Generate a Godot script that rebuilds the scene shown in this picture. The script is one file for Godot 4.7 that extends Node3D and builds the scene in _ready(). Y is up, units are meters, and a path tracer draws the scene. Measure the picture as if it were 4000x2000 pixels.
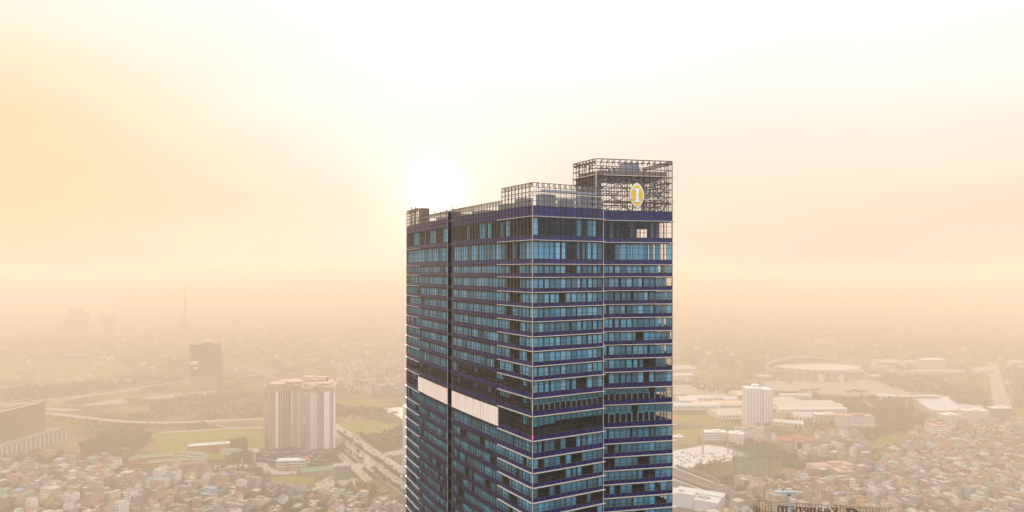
extends Node3D
# A hazy sunset over a city, seen from the air: one dark glass tower close by, low houses, fields and far blocks in the haze.
# Metres, y up. The camera hangs EYE above the ground and looks along -z.
const EYE := 310.0
const FOCAL := 2577.0
var rng := RandomNumberGenerator.new()
var used := {}
var mats := {}
var spoken := {}
var built := []          # [centre, radius] of what already stands
var lanes := []          # [from, to, half width] of roads


class Shape:
	var v := PackedVector3Array()
	var n := PackedVector3Array()
	var c := PackedColorArray()
	var tint := Color.WHITE
	var colored := false

	func tri(a: Vector3, b: Vector3, d: Vector3, out: Vector3) -> void:
		if (b - a).cross(d - a).dot(out) > 0.0:
			v.append(a); v.append(d); v.append(b)
		else:
			v.append(a); v.append(b); v.append(d)
		n.append(out); n.append(out); n.append(out)
		if colored:
			c.append(tint); c.append(tint); c.append(tint)

	func quad(a: Vector3, b: Vector3, d: Vector3, e: Vector3, out: Vector3) -> void:
		tri(a, b, d, out)
		tri(a, d, e, out)

	# a box with its own axes
	func box(at: Vector3, size: Vector3, turn := Basis.IDENTITY) -> void:
		var x: Vector3 = turn.x * size.x * 0.5
		var y: Vector3 = turn.y * size.y * 0.5
		var z: Vector3 = turn.z * size.z * 0.5
		quad(at + x - y - z, at + x + y - z, at + x + y + z, at + x - y + z, turn.x)
		quad(at - x - y - z, at - x + y - z, at - x + y + z, at - x - y + z, -turn.x)
		quad(at + y - x - z, at + y + x - z, at + y + x + z, at + y - x + z, turn.y)
		quad(at - y - x - z, at - y + x - z, at - y + x + z, at - y - x + z, -turn.y)
		quad(at + z - x - y, at + z + x - y, at + z + x + y, at + z - x + y, turn.z)
		quad(at - z - x - y, at - z + x - y, at - z + x + y, at - z - x + y, -turn.z)

	# a box from a to b, w wide and h high
	func bar(a: Vector3, b: Vector3, w: float, h: float) -> void:
		var z: Vector3 = (b - a).normalized()
		var x: Vector3 = (Vector3.UP.cross(z) if absf(z.y) < 0.99 else Vector3.RIGHT.cross(z)).normalized()
		box((a + b) * 0.5, Vector3(w, h, a.distance_to(b)), Basis(x, z.cross(x), z))

	func tube(a: Vector3, b: Vector3, r0: float, r1: float, sides := 8) -> void:
		var z: Vector3 = (b - a).normalized()
		var x: Vector3 = (Vector3.UP.cross(z) if absf(z.y) < 0.99 else Vector3.RIGHT.cross(z)).normalized()
		var y: Vector3 = z.cross(x)
		for i in sides:
			var p: Vector3 = x * cos(TAU * i / sides) + y * sin(TAU * i / sides)
			var q: Vector3 = x * cos(TAU * (i + 1) / sides) + y * sin(TAU * (i + 1) / sides)
			quad(a + p * r0, a + q * r0, b + q * r1, b + p * r1, (p + q).normalized())
			if r1 > 0.0:
				tri(b, b + p * r1, b + q * r1, z)
			if r0 > 0.0:
				tri(a, a + p * r0, a + q * r0, -z)

	# an upright prism over a plan of (x, z) points
	func prism(plan: PackedVector2Array, y0: float, y1: float, lid := true) -> void:
		var turn := 1.0 if Geometry2D.is_polygon_clockwise(plan) else -1.0
		for i in plan.size():
			var a := plan[i]
			var b := plan[(i + 1) % plan.size()]
			var o := Vector2(b.y - a.y, a.x - b.x).normalized() * -turn
			quad(Vector3(a.x, y0, a.y), Vector3(b.x, y0, b.y), Vector3(b.x, y1, b.y), Vector3(a.x, y1, a.y), Vector3(o.x, 0, o.y))
		if lid:
			flat(plan, y1, Vector3.UP)
			flat(plan, y0, Vector3.DOWN)

	func flat(plan: PackedVector2Array, y: float, out: Vector3) -> void:
		var t := Geometry2D.triangulate_polygon(plan)
		for i in range(0, t.size(), 3):
			tri(Vector3(plan[t[i]].x, y, plan[t[i]].y), Vector3(plan[t[i + 1]].x, y, plan[t[i + 1]].y), Vector3(plan[t[i + 2]].x, y, plan[t[i + 2]].y), out)

	# a band of constant width along points on the ground
	func strip(points: Array, width: float, y: float) -> void:
		for i in points.size() - 1:
			var a: Vector2 = points[i]
			var b: Vector2 = points[i + 1]
			var sa: Vector2 = ((points[i + 1] - points[maxi(i - 1, 0)]) as Vector2).normalized().orthogonal() * width * 0.5
			var sb: Vector2 = ((points[mini(i + 2, points.size() - 1)] - points[i]) as Vector2).normalized().orthogonal() * width * 0.5
			quad(Vector3(a.x - sa.x, y, a.y - sa.y), Vector3(a.x + sa.x, y, a.y + sa.y), Vector3(b.x + sb.x, y, b.y + sb.y), Vector3(b.x - sb.x, y, b.y - sb.y), Vector3.UP)

	# a gabled or hipped roof over a box w (x) by d (z)
	func gable(at: Vector3, w: float, d: float, rise: float, hip := 0.0, turn := Basis.IDENTITY) -> void:
		var hw := w * 0.5
		var hd := d * 0.5
		var f := func(x: float, y: float, z: float) -> Vector3: return at + turn * Vector3(x, y, z)
		var r0: Vector3 = f.call(0, rise, hd - hip)
		var r1: Vector3 = f.call(0, rise, -hd + hip)
		var up := Vector3(rise, hw, 0).normalized()
		quad(f.call(hw, 0, hd), f.call(hw, 0, -hd), r1, r0, turn * up)
		quad(f.call(-hw, 0, hd), f.call(-hw, 0, -hd), r1, r0, turn * Vector3(-up.x, up.y, 0))
		var e := Vector3(0, hip, rise).normalized()
		tri(f.call(hw, 0, hd), f.call(-hw, 0, hd), r0, turn * Vector3(0, e.y, e.z))
		tri(f.call(hw, 0, -hd), f.call(-hw, 0, -hd), r1, turn * Vector3(0, e.y, -e.z))
		quad(f.call(hw, 0, hd), f.call(hw, 0, -hd), f.call(-hw, 0, -hd), f.call(-hw, 0, hd), Vector3.DOWN)

	func mesh(origin := Vector3.ZERO) -> ArrayMesh:
		var a := []
		a.resize(Mesh.ARRAY_MAX)
		var p := v
		if origin != Vector3.ZERO:
			p = PackedVector3Array()
			p.resize(v.size())
			for i in v.size():
				p[i] = v[i] - origin
		a[Mesh.ARRAY_VERTEX] = p
		a[Mesh.ARRAY_NORMAL] = n
		if colored:
			a[Mesh.ARRAY_COLOR] = c
		var m := ArrayMesh.new()
		m.add_surface_from_arrays(Mesh.PRIMITIVE_TRIANGLES, a)
		return m


func numbered(called: String, parent: Node = null) -> String:
	var key := called + ("" if parent == null else str(parent.get_instance_id()))
	var k: int = used.get(key, 0)
	used[key] = k + 1
	return called if k == 0 else "%s_%03d" % [called, k]


func put(called: String, s: Shape, m: Material, parent: Node3D, stuff := false, label := "") -> MeshInstance3D:
	var o := MeshInstance3D.new()
	o.name = numbered(called, null if parent == self else parent)
	o.mesh = s.mesh(parent.global_position if parent != self else Vector3.ZERO)
	o.material_override = m
	if stuff:
		o.set_meta("kind", "stuff")
	if label:
		o.set_meta("label", label)
	parent.add_child(o, true)
	return o


# a part that shares an existing mesh
func share(called: String, mesh: Mesh, m: Material, parent: Node3D, at := Vector3.ZERO, turn := Basis.IDENTITY) -> MeshInstance3D:
	var o := MeshInstance3D.new()
	o.name = numbered(called, parent)
	o.mesh = mesh
	o.material_override = m
	o.transform = Transform3D(turn, at)
	parent.add_child(o, true)
	return o


func thing(called: String, label: String, category: String, at := Vector3.ZERO, group := "") -> Node3D:
	var o := Node3D.new()
	o.name = numbered(called)
	add_child(o, true)
	o.position = at
	tag(o, label, category, group)
	return o


func stands(at: Vector3, radius: float) -> void:
	built.append([Vector2(at.x, at.z), radius])


func is_free(p: Vector2, clear: float) -> bool:
	for b in built:
		if p.distance_to(b[0]) < b[1] + clear:
			return false
	for l in lanes:
		if Geometry2D.get_closest_point_to_segment(p, l[0], l[1]).distance_to(p) < l[2] + clear:
			return false
	return true


func tag(o: Node, label: String, category: String, group := "") -> void:
	o.set_meta("label", label)
	o.set_meta("category", category)
	if group:
		o.set_meta("group", group)
	spoken[label] = true


func setting(called: String, s: Shape, m: Material) -> MeshInstance3D:
	var o := put(called, s, m, self)
	o.set_meta("kind", "structure")
	return o


# the place on the ground (or at height h) that stands at photo pixel (px, py): how the plan was surveyed
func spot(px: float, py: float, h := 0.0) -> Vector3:
	var d := (EYE - h) * FOCAL / (py - 1056.0)
	return Vector3((px - 2000.0) / FOCAL * d, h, -d)


func spots(list: Array) -> PackedVector2Array:
	var out := PackedVector2Array()
	for p in list:
		var s := spot(p[0], p[1])
		out.append(Vector2(s.x, s.z))
	return out


# base colours are real-world (linear) values
func mat(called: String, r: float, g: float, b: float, rough := 0.85, metal := 0.0, spec := 0.5) -> StandardMaterial3D:
	if mats.has(called):
		return mats[called]
	var m := StandardMaterial3D.new()
	m.resource_name = called
	m.albedo_color = Color(r, g, b).linear_to_srgb()
	m.roughness = rough
	m.metallic = metal
	m.metallic_specular = spec
	mats[called] = m
	return m


func noise_map(freq: float, dark: Color, light: Color, octaves := 4, size := 512, mid = null) -> NoiseTexture2D:
	var f := FastNoiseLite.new()
	f.seed = used.size() + 11
	f.frequency = freq
	f.fractal_octaves = octaves
	var g := Gradient.new()
	g.set_color(0, dark.linear_to_srgb())
	g.set_color(1, light.linear_to_srgb())
	g.set_offset(0, 0.25)
	g.set_offset(1, 0.75)
	if mid != null:
		g.add_point(0.5, (mid as Color).linear_to_srgb())
	var t := NoiseTexture2D.new()
	t.width = size
	t.height = size
	t.seamless = true
	t.noise = f
	t.color_ramp = g
	return t


# a ground material: mottled colour laid over world axes
func earth(called: String, dark: Color, light: Color, metres: float, freq := 0.02, mid = null) -> StandardMaterial3D:
	var m := mat(called, 1, 1, 1, 0.95, 0.0, 0.2)
	m.albedo_color = Color.WHITE
	m.albedo_texture = noise_map(freq, dark, light, 5, 512, mid)
	m.uv1_triplanar = true
	m.uv1_world_triplanar = true
	m.uv1_scale = Vector3.ONE / metres
	return m


func pane_glass(called: String, r: float, g: float, b: float, a: float, spec := 0.5) -> StandardMaterial3D:
	var m := mat(called, r, g, b, 0.04, 0.0, spec)
	m.albedo_color.a = a
	m.transparency = BaseMaterial3D.TRANSPARENCY_ALPHA
	m.cull_mode = BaseMaterial3D.CULL_DISABLED
	return m


func _ready() -> void:
	rng.seed = 7202
	# camera: level, 24 mm lens shifted up a little
	var cam := Camera3D.new()
	cam.name = "camera"
	cam.projection = Camera3D.PROJECTION_FRUSTUM
	cam.near = 1.0
	cam.far = 120000.0
	cam.size = 2000.0 / FOCAL
	cam.frustum_offset = Vector2(0.0, 56.0 / FOCAL)
	cam.position = Vector3(0, EYE, 0)
	add_child(cam)
	cam.current = true
	# sun, just above the tower's low end
	var to_sun := Vector3(-300.0 / FOCAL, 305.0 / FOCAL, -1.0).normalized()
	var sun := DirectionalLight3D.new()
	sun.name = "sun"
	sun.light_energy = 0.66
	sun.light_color = Color(1.0, 0.89, 0.74)
	sun.light_angular_distance = 0.6
	sun.shadow_enabled = true
	add_child(sun)
	sun.look_at_from_position(Vector3.ZERO, -to_sun, Vector3.UP)
	# sky and exposure
	var env := Environment.new()
	env.background_mode = Environment.BG_SKY
	env.tonemap_mode = Environment.TONE_MAPPER_LINEAR
	env.tonemap_exposure = 2.95
	env.sdfgi_enabled = true
	env.ssao_enabled = true
	env.ssil_enabled = true
	env.sky = Sky.new()
	var sm := PanoramaSkyMaterial.new()
	sm.panorama = sky_picture(to_sun)
	env.sky.sky_material = sm
	# the air at the tower is clear; the haze lies low over the city (see the haze layer)
	env.volumetric_fog_enabled = true
	env.volumetric_fog_density = 0.0
	var we := WorldEnvironment.new()
	we.name = "world_environment"
	we.environment = env
	add_child(we)
	# large structure, then things, small details last
	land()
	hotel_tower()
	roof_sign_tower()
	left_blocks()
	right_blocks()
	houses()
	trees()
	traffic()
	haze_layer()


func smooth(a: float, b: float, x: float) -> float:
	var t := clampf((x - a) / (b - a), 0.0, 1.0)
	return t * t * (3.0 - 2.0 * t)


# hazy evening air: pale gold towards the sun, white above, dim blue-grey away from it
func sky_picture(to_sun: Vector3) -> ImageTexture:
	var w := 1024
	var h := 512
	var im := Image.create(w, h, false, Image.FORMAT_RGBF)
	var wisp := FastNoiseLite.new()
	wisp.seed = 5
	wisp.frequency = 1.6
	wisp.fractal_octaves = 4
	for j in h:
		var el := (0.5 - (j + 0.5) / h) * PI
		for i in w:
			var az := (i + 0.5) / w * TAU
			var d := Vector3(sin(az) * cos(el), sin(el), -cos(az) * cos(el))
			var g := acos(clampf(d.dot(to_sun), -1.0, 1.0))
			var up := maxf(el, 0.0)
			var rel := wrapf(az - PI * 2.0 - atan2(to_sun.x, -to_sun.z), -PI, PI)
			var lit := _mix(Vector3(0.338, 0.266, 0.205), Vector3(0.372, 0.360, 0.346), smooth(0.05, 0.38, up))
			# a bank of golden dust to one side of the sun
			var bank := smooth(0.06, 0.62, -rel) * smooth(2.6, 1.2, -rel) * smooth(-0.04, 0.10, up) * smooth(0.46, 0.15, up)
			lit = _mix(lit, Vector3(0.352, 0.262, 0.152), 0.9 * bank)
			lit = _mix(lit, Vector3(1.06, 1.07, 1.08), smooth(0.36, 1.1, up))
			var far := _mix(Vector3(0.39, 0.39, 0.43), Vector3(0.46, 0.57, 0.73), smooth(0.0, 0.6, up))
			var side := smooth(-0.75, 0.85, cos(g))
			var c := _mix(far, lit, side)
			c += Vector3(0.05, 0.046, 0.044) * exp(-g / 0.26)
			c += Vector3(0.32, 0.27, 0.18) * exp(-g / 0.036)
			c += Vector3(0.9, 0.85, 0.75) * exp(-pow(g / 0.024, 2.0))
			c *= 1.0 + 0.075 * wisp.get_noise_3d(d.x * 1.2, d.y * 4.5, d.z * 1.2)
			if el < 0.0:
				c = Vector3(0.315, 0.248, 0.19)
			im.set_pixel(i, j, Color(c.x, c.y, c.z))
	return ImageTexture.create_from_image(im)


func _mix(a: Vector3, b: Vector3, t: float) -> Vector3:
	return a.lerp(b, t)


# the dense part of the haze: a layer some 240 m deep over the whole plain
func haze_layer() -> void:
	haze_bank("haze", 0.0, 237.0, 0.0008)
	haze_bank("haze_veil", 238.0, 430.0, 0.00005)


func haze_bank(called: String, low: float, high: float, density: float) -> void:
	var f := FogVolume.new()
	f.name = called
	f.shape = RenderingServer.FOG_VOLUME_SHAPE_BOX
	f.size = Vector3(40000, high - low + (2.0 if low == 0.0 else 0.0), 40000)
	f.position = Vector3(0, (low + high) * 0.5 - (1.0 if low == 0.0 else 0.0), 0)
	var m := FogMaterial.new()
	m.density = density
	m.albedo = Color(1.0, 0.89, 0.768)
	f.material = m
	f.set_meta("kind", "structure")
	add_child(f)


# ---- the plain: ground, fields, water, roads ----
func sheet(called: String, pts: Array, y: float, m: Material) -> void:
	var s := Shape.new()
	s.flat(spots(pts), y, Vector3.UP)
	setting(called, s, m)


func road(called: String, pts: Array, width: float, y: float, m: Material) -> void:
	var list := []
	for p in spots(pts):
		list.append(p)
	# round the bends
	for pass_ in 2:
		var r := [list[0]]
		for i in list.size() - 1:
			r.append((list[i] as Vector2).lerp(list[i + 1], 0.25))
			r.append((list[i] as Vector2).lerp(list[i + 1], 0.75))
		r.append(list[-1])
		list = r
	for i in list.size() - 1:
		lanes.append([list[i], list[i + 1], width * 0.5])
	var s := Shape.new()
	s.strip(list, width, y)
	setting(called, s, m)


func land() -> void:
	var g := Shape.new()
	var e := 20000.0
	g.quad(Vector3(-e, 0, -e), Vector3(e, 0, -e), Vector3(e, 0, e), Vector3(-e, 0, e), Vector3.UP)
	setting("ground", g, earth("soil_and_scrub", Color(0.05, 0.045, 0.015), Color(0.24, 0.17, 0.08), 900.0, 0.012, Color(0.10, 0.085, 0.03)))
	var meadow := earth("meadow", Color(0.15, 0.15, 0.018), Color(0.25, 0.22, 0.035), 140.0, 0.02)
	var dry := earth("dry_grass", Color(0.12, 0.11, 0.035), Color(0.25, 0.20, 0.09), 220.0, 0.02)
	var dirt := earth("pale_earth", Color(0.24, 0.18, 0.12), Color(0.52, 0.42, 0.31), 120.0, 0.03)
	var town := earth("town_ground", Color(0.07, 0.055, 0.04), Color(0.17, 0.13, 0.10), 60.0, 0.05)
	var paving := earth("pale_paving", Color(0.34, 0.28, 0.22), Color(0.48, 0.40, 0.33), 90.0, 0.03)
	var asphalt := earth("dusty_asphalt", Color(0.15, 0.12, 0.09), Color(0.24, 0.19, 0.15), 60.0, 0.04)
	var water := mat("still_water", 0.06, 0.065, 0.06, 0.4, 0.0, 0.9)
	# fields
	sheet("field", [[560, 1790], [640, 1760], [585, 1700], [640, 1682], [1030, 1678], [1030, 1790], [880, 1795]], 0.15, meadow)
	sheet("field", [[1318, 1655], [1380, 1640], [1470, 1643], [1545, 1668], [1520, 1700], [1420, 1716], [1345, 1700]], 0.15, meadow)
	sheet("field", [[1040, 1870], [1130, 1858], [1235, 1862], [1220, 1895], [1130, 1905], [1050, 1895]], 0.15, meadow)
	sheet("field", [[1318, 1565], [1440, 1562], [1560, 1580], [1500, 1590], [1330, 1585]], 0.15, meadow)
	sheet("field", [[0, 1425], [520, 1420], [560, 1450], [300, 1490], [0, 1480]], 0.15, meadow)
	sheet("field", [[560, 1440], [750, 1430], [750, 1470], [600, 1480]], 0.15, dry)
	sheet("field", [[2700, 1445], [2890, 1445], [2900, 1490], [2690, 1490]], 0.15, dry)
	sheet("field", [[2630, 1622], [2800, 1622], [2820, 1640], [2790, 1655], [2630, 1650]], 0.15, meadow)
	sheet("field", [[2630, 1680], [2780, 1672], [2790, 1690], [2730, 1700], [2718, 1735], [2630, 1735]], 0.15, meadow)
	sheet("field", [[3480, 1500], [3860, 1490], [3860, 1520], [3480, 1525]], 0.15, dry)
	sheet("field", [[3350, 1700], [3560, 1690], [3560, 1790], [3480, 1810], [3370, 1780]], 0.15, meadow)
	sheet("field", [[3920, 1590], [4020, 1590], [4060, 1625], [3940, 1625]], 0.15, meadow)
	sheet("field", [[180, 1640], [300, 1640], [420, 1655], [440, 1665], [200, 1655]], 0.15, meadow)
	# bare plots and yards
	sheet("bare_plot", [[320, 1582], [470, 1555], [505, 1575], [340, 1587]], 0.2, dirt)
	sheet("bare_plot", [[540, 1555], [700, 1535], [850, 1522], [830, 1540], [600, 1560]], 0.2, dirt)
	sheet("bare_plot", [[180, 1592], [340, 1600], [260, 1608], [180, 1604]], 0.2, dirt)
	sheet("bare_plot", [[3240, 1480], [3380, 1478], [3560, 1535], [3540, 1548], [3300, 1545], [2960, 1520], [2990, 1490]], 0.2, paving)
	sheet("bare_plot", [[2630, 1505], [2780, 1500], [2840, 1520], [2800, 1538], [2630, 1540]], 0.2, paving)
	sheet("bare_plot", [[2630, 1762], [2760, 1738], [2820, 1745], [2935, 1783], [2860, 1800], [2740, 1815], [2685, 1832], [2630, 1822]], 0.25, mat("white_sand", 0.60, 0.54, 0.47, 0.9))
	sheet("bare_plot", [[1230, 1890], [1290, 1858], [1400, 1870], [1380, 1900], [1300, 1920], [1235, 1905]], 0.2, dirt)
	sheet("bare_plot", [[830, 1820], [970, 1815], [985, 1828], [840, 1832]], 0.22, paving)
	sheet("town_ground", [[-400, 1830], [100, 1790], [560, 1835], [800, 1870], [1040, 1905], [1230, 1925], [1480, 1935], [1660, 2010], [1660, 2200], [-600, 2200]], 0.1, town)
	sheet("town_ground", [[2500, 1850], [2700, 1835], [3100, 1860], [3450, 1800], [3520, 1700], [3660, 1640], [4200, 1630], [4600, 1700], [4600, 2200], [2500, 2200]], 0.1, town)
	sheet("town_ground", [[1290, 1410], [1600, 1410], [1640, 1530], [1320, 1545]], 0.1, town)
	# ponds and rivers that catch the low sun
	for p in [[[1231, 1333], [1270, 1325], [1330, 1323], [1345, 1327], [1290, 1333], [1330, 1336], [1400, 1334], [1420, 1340], [1470, 1338], [1540, 1340], [1470, 1348], [1420, 1346], [1330, 1339], [1240, 1338]],
			[[686, 1636], [716, 1620], [722, 1642], [700, 1640]], [[628, 1603], [650, 1606], [668, 1612], [650, 1613]], [[680, 1602], [720, 1598], [745, 1592], [740, 1598], [712, 1608]],
			[[-60, 1508], [60, 1508], [90, 1501], [105, 1507], [50, 1513], [20, 1525], [-60, 1530]], [[136, 1492], [158, 1490], [156, 1492]],
			[[1456, 1326], [1480, 1324], [1484, 1327]], [[1500, 1594], [1570, 1590], [1590, 1612], [1575, 1640], [1545, 1620], [1505, 1612]],
			[[1150, 1390], [1235, 1380], [1310, 1378], [1250, 1384], [1160, 1392]], [[1100, 1326], [1160, 1324], [1165, 1328], [1105, 1330]],
			[[910, 1573], [960, 1561], [975, 1564], [930, 1572]], [[3640, 1315], [3700, 1318], [3770, 1322], [3740, 1325], [3650, 1317]],
			[[3860, 1356], [3950, 1360], [4060, 1364], [4060, 1370], [3940, 1364], [3860, 1361]], [[3880, 1338], [3970, 1342], [4060, 1345], [4060, 1348], [3890, 1341]], [[655, 1460], [700, 1452], [712, 1458], [680, 1464]]]:
		var s := Shape.new()
		s.flat(spots(p), 0.3, Vector3.UP)
		setting("pond", s, water)
	road("river", [[960, 1424], [945, 1431], [975, 1441], [1010, 1452], [1035, 1462]], 26, 0.3, water)
	road("river", [[1090, 1449], [1055, 1457], [1045, 1466], [1062, 1478]], 30, 0.3, water)
	# roads
	road("road", [[-80, 1600], [182, 1612], [427, 1644], [621, 1653], [840, 1645], [1030, 1636]], 17, 0.35, paving)
	road("road", [[-100, 1590], [373, 1543], [589, 1508], [719, 1488], [790, 1478]], 16, 0.35, paving)
	road("road", [[200, 1572], [320, 1550], [540, 1520]], 14, 0.35, paving)
	road("road", [[915, 1476], [985, 1468], [1015, 1464]], 16, 0.35, paving)
	road("road", [[400, 1712], [450, 1700], [505, 1688]], 9, 0.35, paving)
	road("road", [[-60, 1785], [60, 1765], [160, 1738], [240, 1730]], 12, 0.35, asphalt)
	road("road", [[980, 1752], [1000, 1770], [1018, 1800], [1035, 1835], [1085, 1850], [1180, 1845]], 17, 0.35, paving)
	road("road", [[620, 1690], [760, 1683], [840, 1677], [1030, 1672]], 10, 0.35, paving)
	road("road", [[840, 1660], [900, 1672], [1030, 1668]], 8, 0.37, dirt)
	road("road", [[2630, 1540], [2760, 1535], [2960, 1545]], 12, 0.35, paving)
	road("road", [[2855, 1530], [2875, 1570], [2895, 1620], [2905, 1650]], 10, 0.36, asphalt)
	road("road", [[3300, 1545], [3380, 1570], [3410, 1600]], 10, 0.36, paving)
	road("road", [[3450, 1600], [3520, 1592], [3580, 1588], [3620, 1575]], 9, 0.36, paving)
	road("road", [[3560, 1535], [3700, 1548], [3870, 1560], [4100, 1565]], 14, 0.36, paving)
	for x in [[3866, 3870, 3880, 3894, 3912], [3888, 3893, 3907, 3926, 3952]]:
		road("road", [[x[0], 1418], [x[1], 1450], [x[2], 1500], [x[3], 1560], [x[4], 1640]], 15, 0.37, paving)
	road("road", [[3880, 1491], [3906, 1491]], 14, 0.40, paving)
	road("road", [[3500, 1450], [3600, 1490], [3660, 1515]], 9, 0.36, paving)
	road("road", [[2690, 1745], [2810, 1730], [2950, 1790], [3060, 1815]], 9, 0.36, asphalt)
	road("road", [[2660, 1835], [2730, 1862], [2830, 1905], [2900, 1945]], 8, 0.36, asphalt)
	# the wide avenue: two carriageways, planted strips between, a crossing
	road("avenue", [[1240, 1655], [1318, 1715], [1440, 1808], [1560, 1896], [1660, 1970]], 26, 0.36, paving)
	road("avenue", [[1290, 1652], [1350, 1690], [1490, 1785], [1600, 1860], [1700, 1925]], 17, 0.37, paving)
	road("avenue", [[1380, 1830], [1450, 1800], [1520, 1775], [1570, 1765], [1640, 1740]], 24, 0.40, paving)
	road("avenue", [[1260, 1725], [1310, 1760], [1400, 1840], [1440, 1880]], 14, 0.38, dirt)
	road("avenue", [[1440, 1805], [1530, 1830], [1640, 1815]], 16, 0.41, paving)
	# kerb and lane paint on the avenue
	var white := mat("road_paint", 0.7, 0.68, 0.64, 0.7)
	for off in [-8.5, 0.0, 8.5]:
		var a := spot(1318, 1715)
		var b := spot(1560, 1896)
		var side := (b - a).normalized().cross(Vector3.UP)
		var s := Shape.new()
		for i in 22:
			var p: Vector3 = a.lerp(b, i / 22.0) + side * off
			var q: Vector3 = a.lerp(b, (i + 0.45) / 22.0) + side * off
			s.strip([Vector2(p.x, p.z), Vector2(q.x, q.z)], 0.35, 0.5)
		setting("lane_marking", s, white)


func roof_sign_tower() -> void:
	# the flat top of a neighbouring apartment tower, its sign read from behind
	var at := Vector3(128, 0, -256)
	var t := thing("residential_tower", "rooftop of a near apartment tower ringed by a rust brown pipe fence", "building", at)
	var far_l := Vector2(105.1, -280.3)
	var far_r := Vector2(153.7, -271.4)
	var near_l := Vector2(101.3, -276.6)
	var wall := mat("render_tan", 0.42, 0.33, 0.25, 0.85)
	var rust := mat("rust_pipe", 0.16, 0.075, 0.025, 0.6, 0.2)
	var deck := mat("roof_deck_grey", 0.20, 0.18, 0.16, 0.9)
	var plan := PackedVector2Array([near_l, far_l, far_r, Vector2(156.5, -274.0) + Vector2(2, 4), Vector2(152, -226), Vector2(104, -234)])
	var s := Shape.new()
	s.prism(plan, 0, 205)
	put("tower_wall", s, wall, t)
	s = Shape.new()
	s.flat(plan, 205.05, Vector3.UP)
	put("roof_deck", s, deck, t)
	# fence: posts and five rails along the far and the left side
	var runs := [[far_l, far_r, 20], [near_l, Vector2(104, -234), 18], [near_l, far_l, 2]]
	for r in runs:
		for k in r[2] + 1:
			var p: Vector2 = (r[0] as Vector2).lerp(r[1], float(k) / r[2])
			s = Shape.new()
			s.tube(v3(p, 205), v3(p, 212.2), 0.11, 0.11, 6)
			put("fence_post", s, rust, t)
			if k < r[2]:
				var q: Vector2 = (r[0] as Vector2).lerp(r[1], (k + 0.5) / r[2])
				s = Shape.new()
				s.tube(v3(q, 205), v3(q, 211.8), 0.05, 0.05, 5)
				put("fence_bar", s, rust, t)
				var back: Vector2 = ((r[1] - r[0]) as Vector2).normalized().orthogonal() * (-1.3 if r[2] == 20 else 1.3)
				s = Shape.new()
				s.tube(v3(p, 210.6), v3(p - back, 206.5), 0.08, 0.08, 5)
				put("fence_strut", s, rust, t)
		for y in [206.5, 207.9, 209.3, 210.4, 211.2, 212.0]:
			s = Shape.new()
			s.bar(v3(r[0], y), v3(r[1], y), 0.1, 0.1 if y < 211.9 else 0.16)
			put("fence_rail", s, rust, t)
	s = Shape.new()
	s.box(Vector3(119.5, 206.4, -247), Vector3(10, 3.0, 8))
	put("stair_house", s, mat("white_render", 0.7, 0.66, 0.6, 0.8), t)
	# letters on the far fence, facing away
	var along := (far_r - far_l).normalized()
	var out := Vector2(along.y, -along.x)
	var turn := Basis(Vector3(-along.x, 0, -along.y), Vector3.UP, Vector3(out.x, 0, out.y))
	var brown := mat("letter_brown", 0.045, 0.022, 0.010, 0.5)
	var font := SystemFont.new()
	font.font_names = PackedStringArray(["Droid Sans"])
	font.font_weight = 700
	var board := thing("roof_letters", "dark brown letters and round badge on roof fence, seen reversed from behind", "sign", v3(far_l.lerp(far_r, 0.40) + out * 0.5, 205))
	var text := "Keangnam"
	var x := -11.8
	var names := {"K": 3.1, "e": 2.75, "a": 2.75, "n": 2.9, "g": 2.75, "m": 4.2}
	for i in text.length():
		var m := TextMesh.new()
		m.font = font
		m.text = text[i]
		m.font_size = 64
		m.pixel_size = 0.078
		m.depth = 0.5
		m.horizontal_alignment = HORIZONTAL_ALIGNMENT_LEFT
		m.vertical_alignment = VERTICAL_ALIGNMENT_BOTTOM
		m.curve_step = 1.0
		share("letter", m, brown, board, turn * Vector3(x, 1.45, 0), turn)
		x += names[text[i]]
	# badge: a disc with two slanted cuts, left of the first letter when read from the front
	var disc := Shape.new()
	var seg := 28
	var cuts := [[-1.7, -0.5], [0.7, 1.9]]
	for i in seg * 2:
		var y0 := -3.55 + 7.1 * i / (seg * 2.0)
		var y1 := -3.55 + 7.1 * (i + 1) / (seg * 2.0)
		var ym := (y0 + y1) * 0.5
		var half := sqrt(maxf(0.0, 3.55 * 3.55 - ym * ym))
		var edges := [-half]
		for c in cuts:
			var lo := clampf(c[0] + ym * 0.45, -half, half)
			var hi := clampf(c[1] + ym * 0.45, -half, half)
			if absf(ym) < 2.6:
				edges.append(lo)
				edges.append(hi)
		edges.append(half)
		for k in range(0, edges.size() - 1, 2):
			if edges[k + 1] - edges[k] > 0.02:
				disc.box(turn * Vector3((edges[k] + edges[k + 1]) * 0.5 - 16.7, 2.7 + ym, 0.25), Vector3(edges[k + 1] - edges[k], 7.1 / (seg * 2.0), 0.5), turn)
	share("badge", disc.mesh(), brown, board)
	# pale blue gantry of the facade hoist
	var hoist := thing("facade_hoist", "pale blue T-shaped facade hoist standing on the fenced roof", "hoist", Vector3(111.2, 205.05, -265))
	var blue := mat("hoist_blue", 0.46, 0.46, 0.41, 0.5)
	s = Shape.new()
	s.box(Vector3(111.2, 206.6, -265), Vector3(2.6, 3.1, 2.6))
	put("base", s, blue, hoist)
	s = Shape.new()
	s.tube(Vector3(111.2, 208, -265), Vector3(111.2, 215.2, -265), 0.62, 0.62, 14)
	s.tube(Vector3(111.2, 215.2, -265), Vector3(111.2, 220.2, -265), 0.45, 0.42, 14)
	put("mast", s, blue, hoist)
	s = Shape.new()
	s.tube(Vector3(111.2, 215.0, -265), Vector3(111.2, 215.4, -265), 0.85, 0.85, 14)
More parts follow.
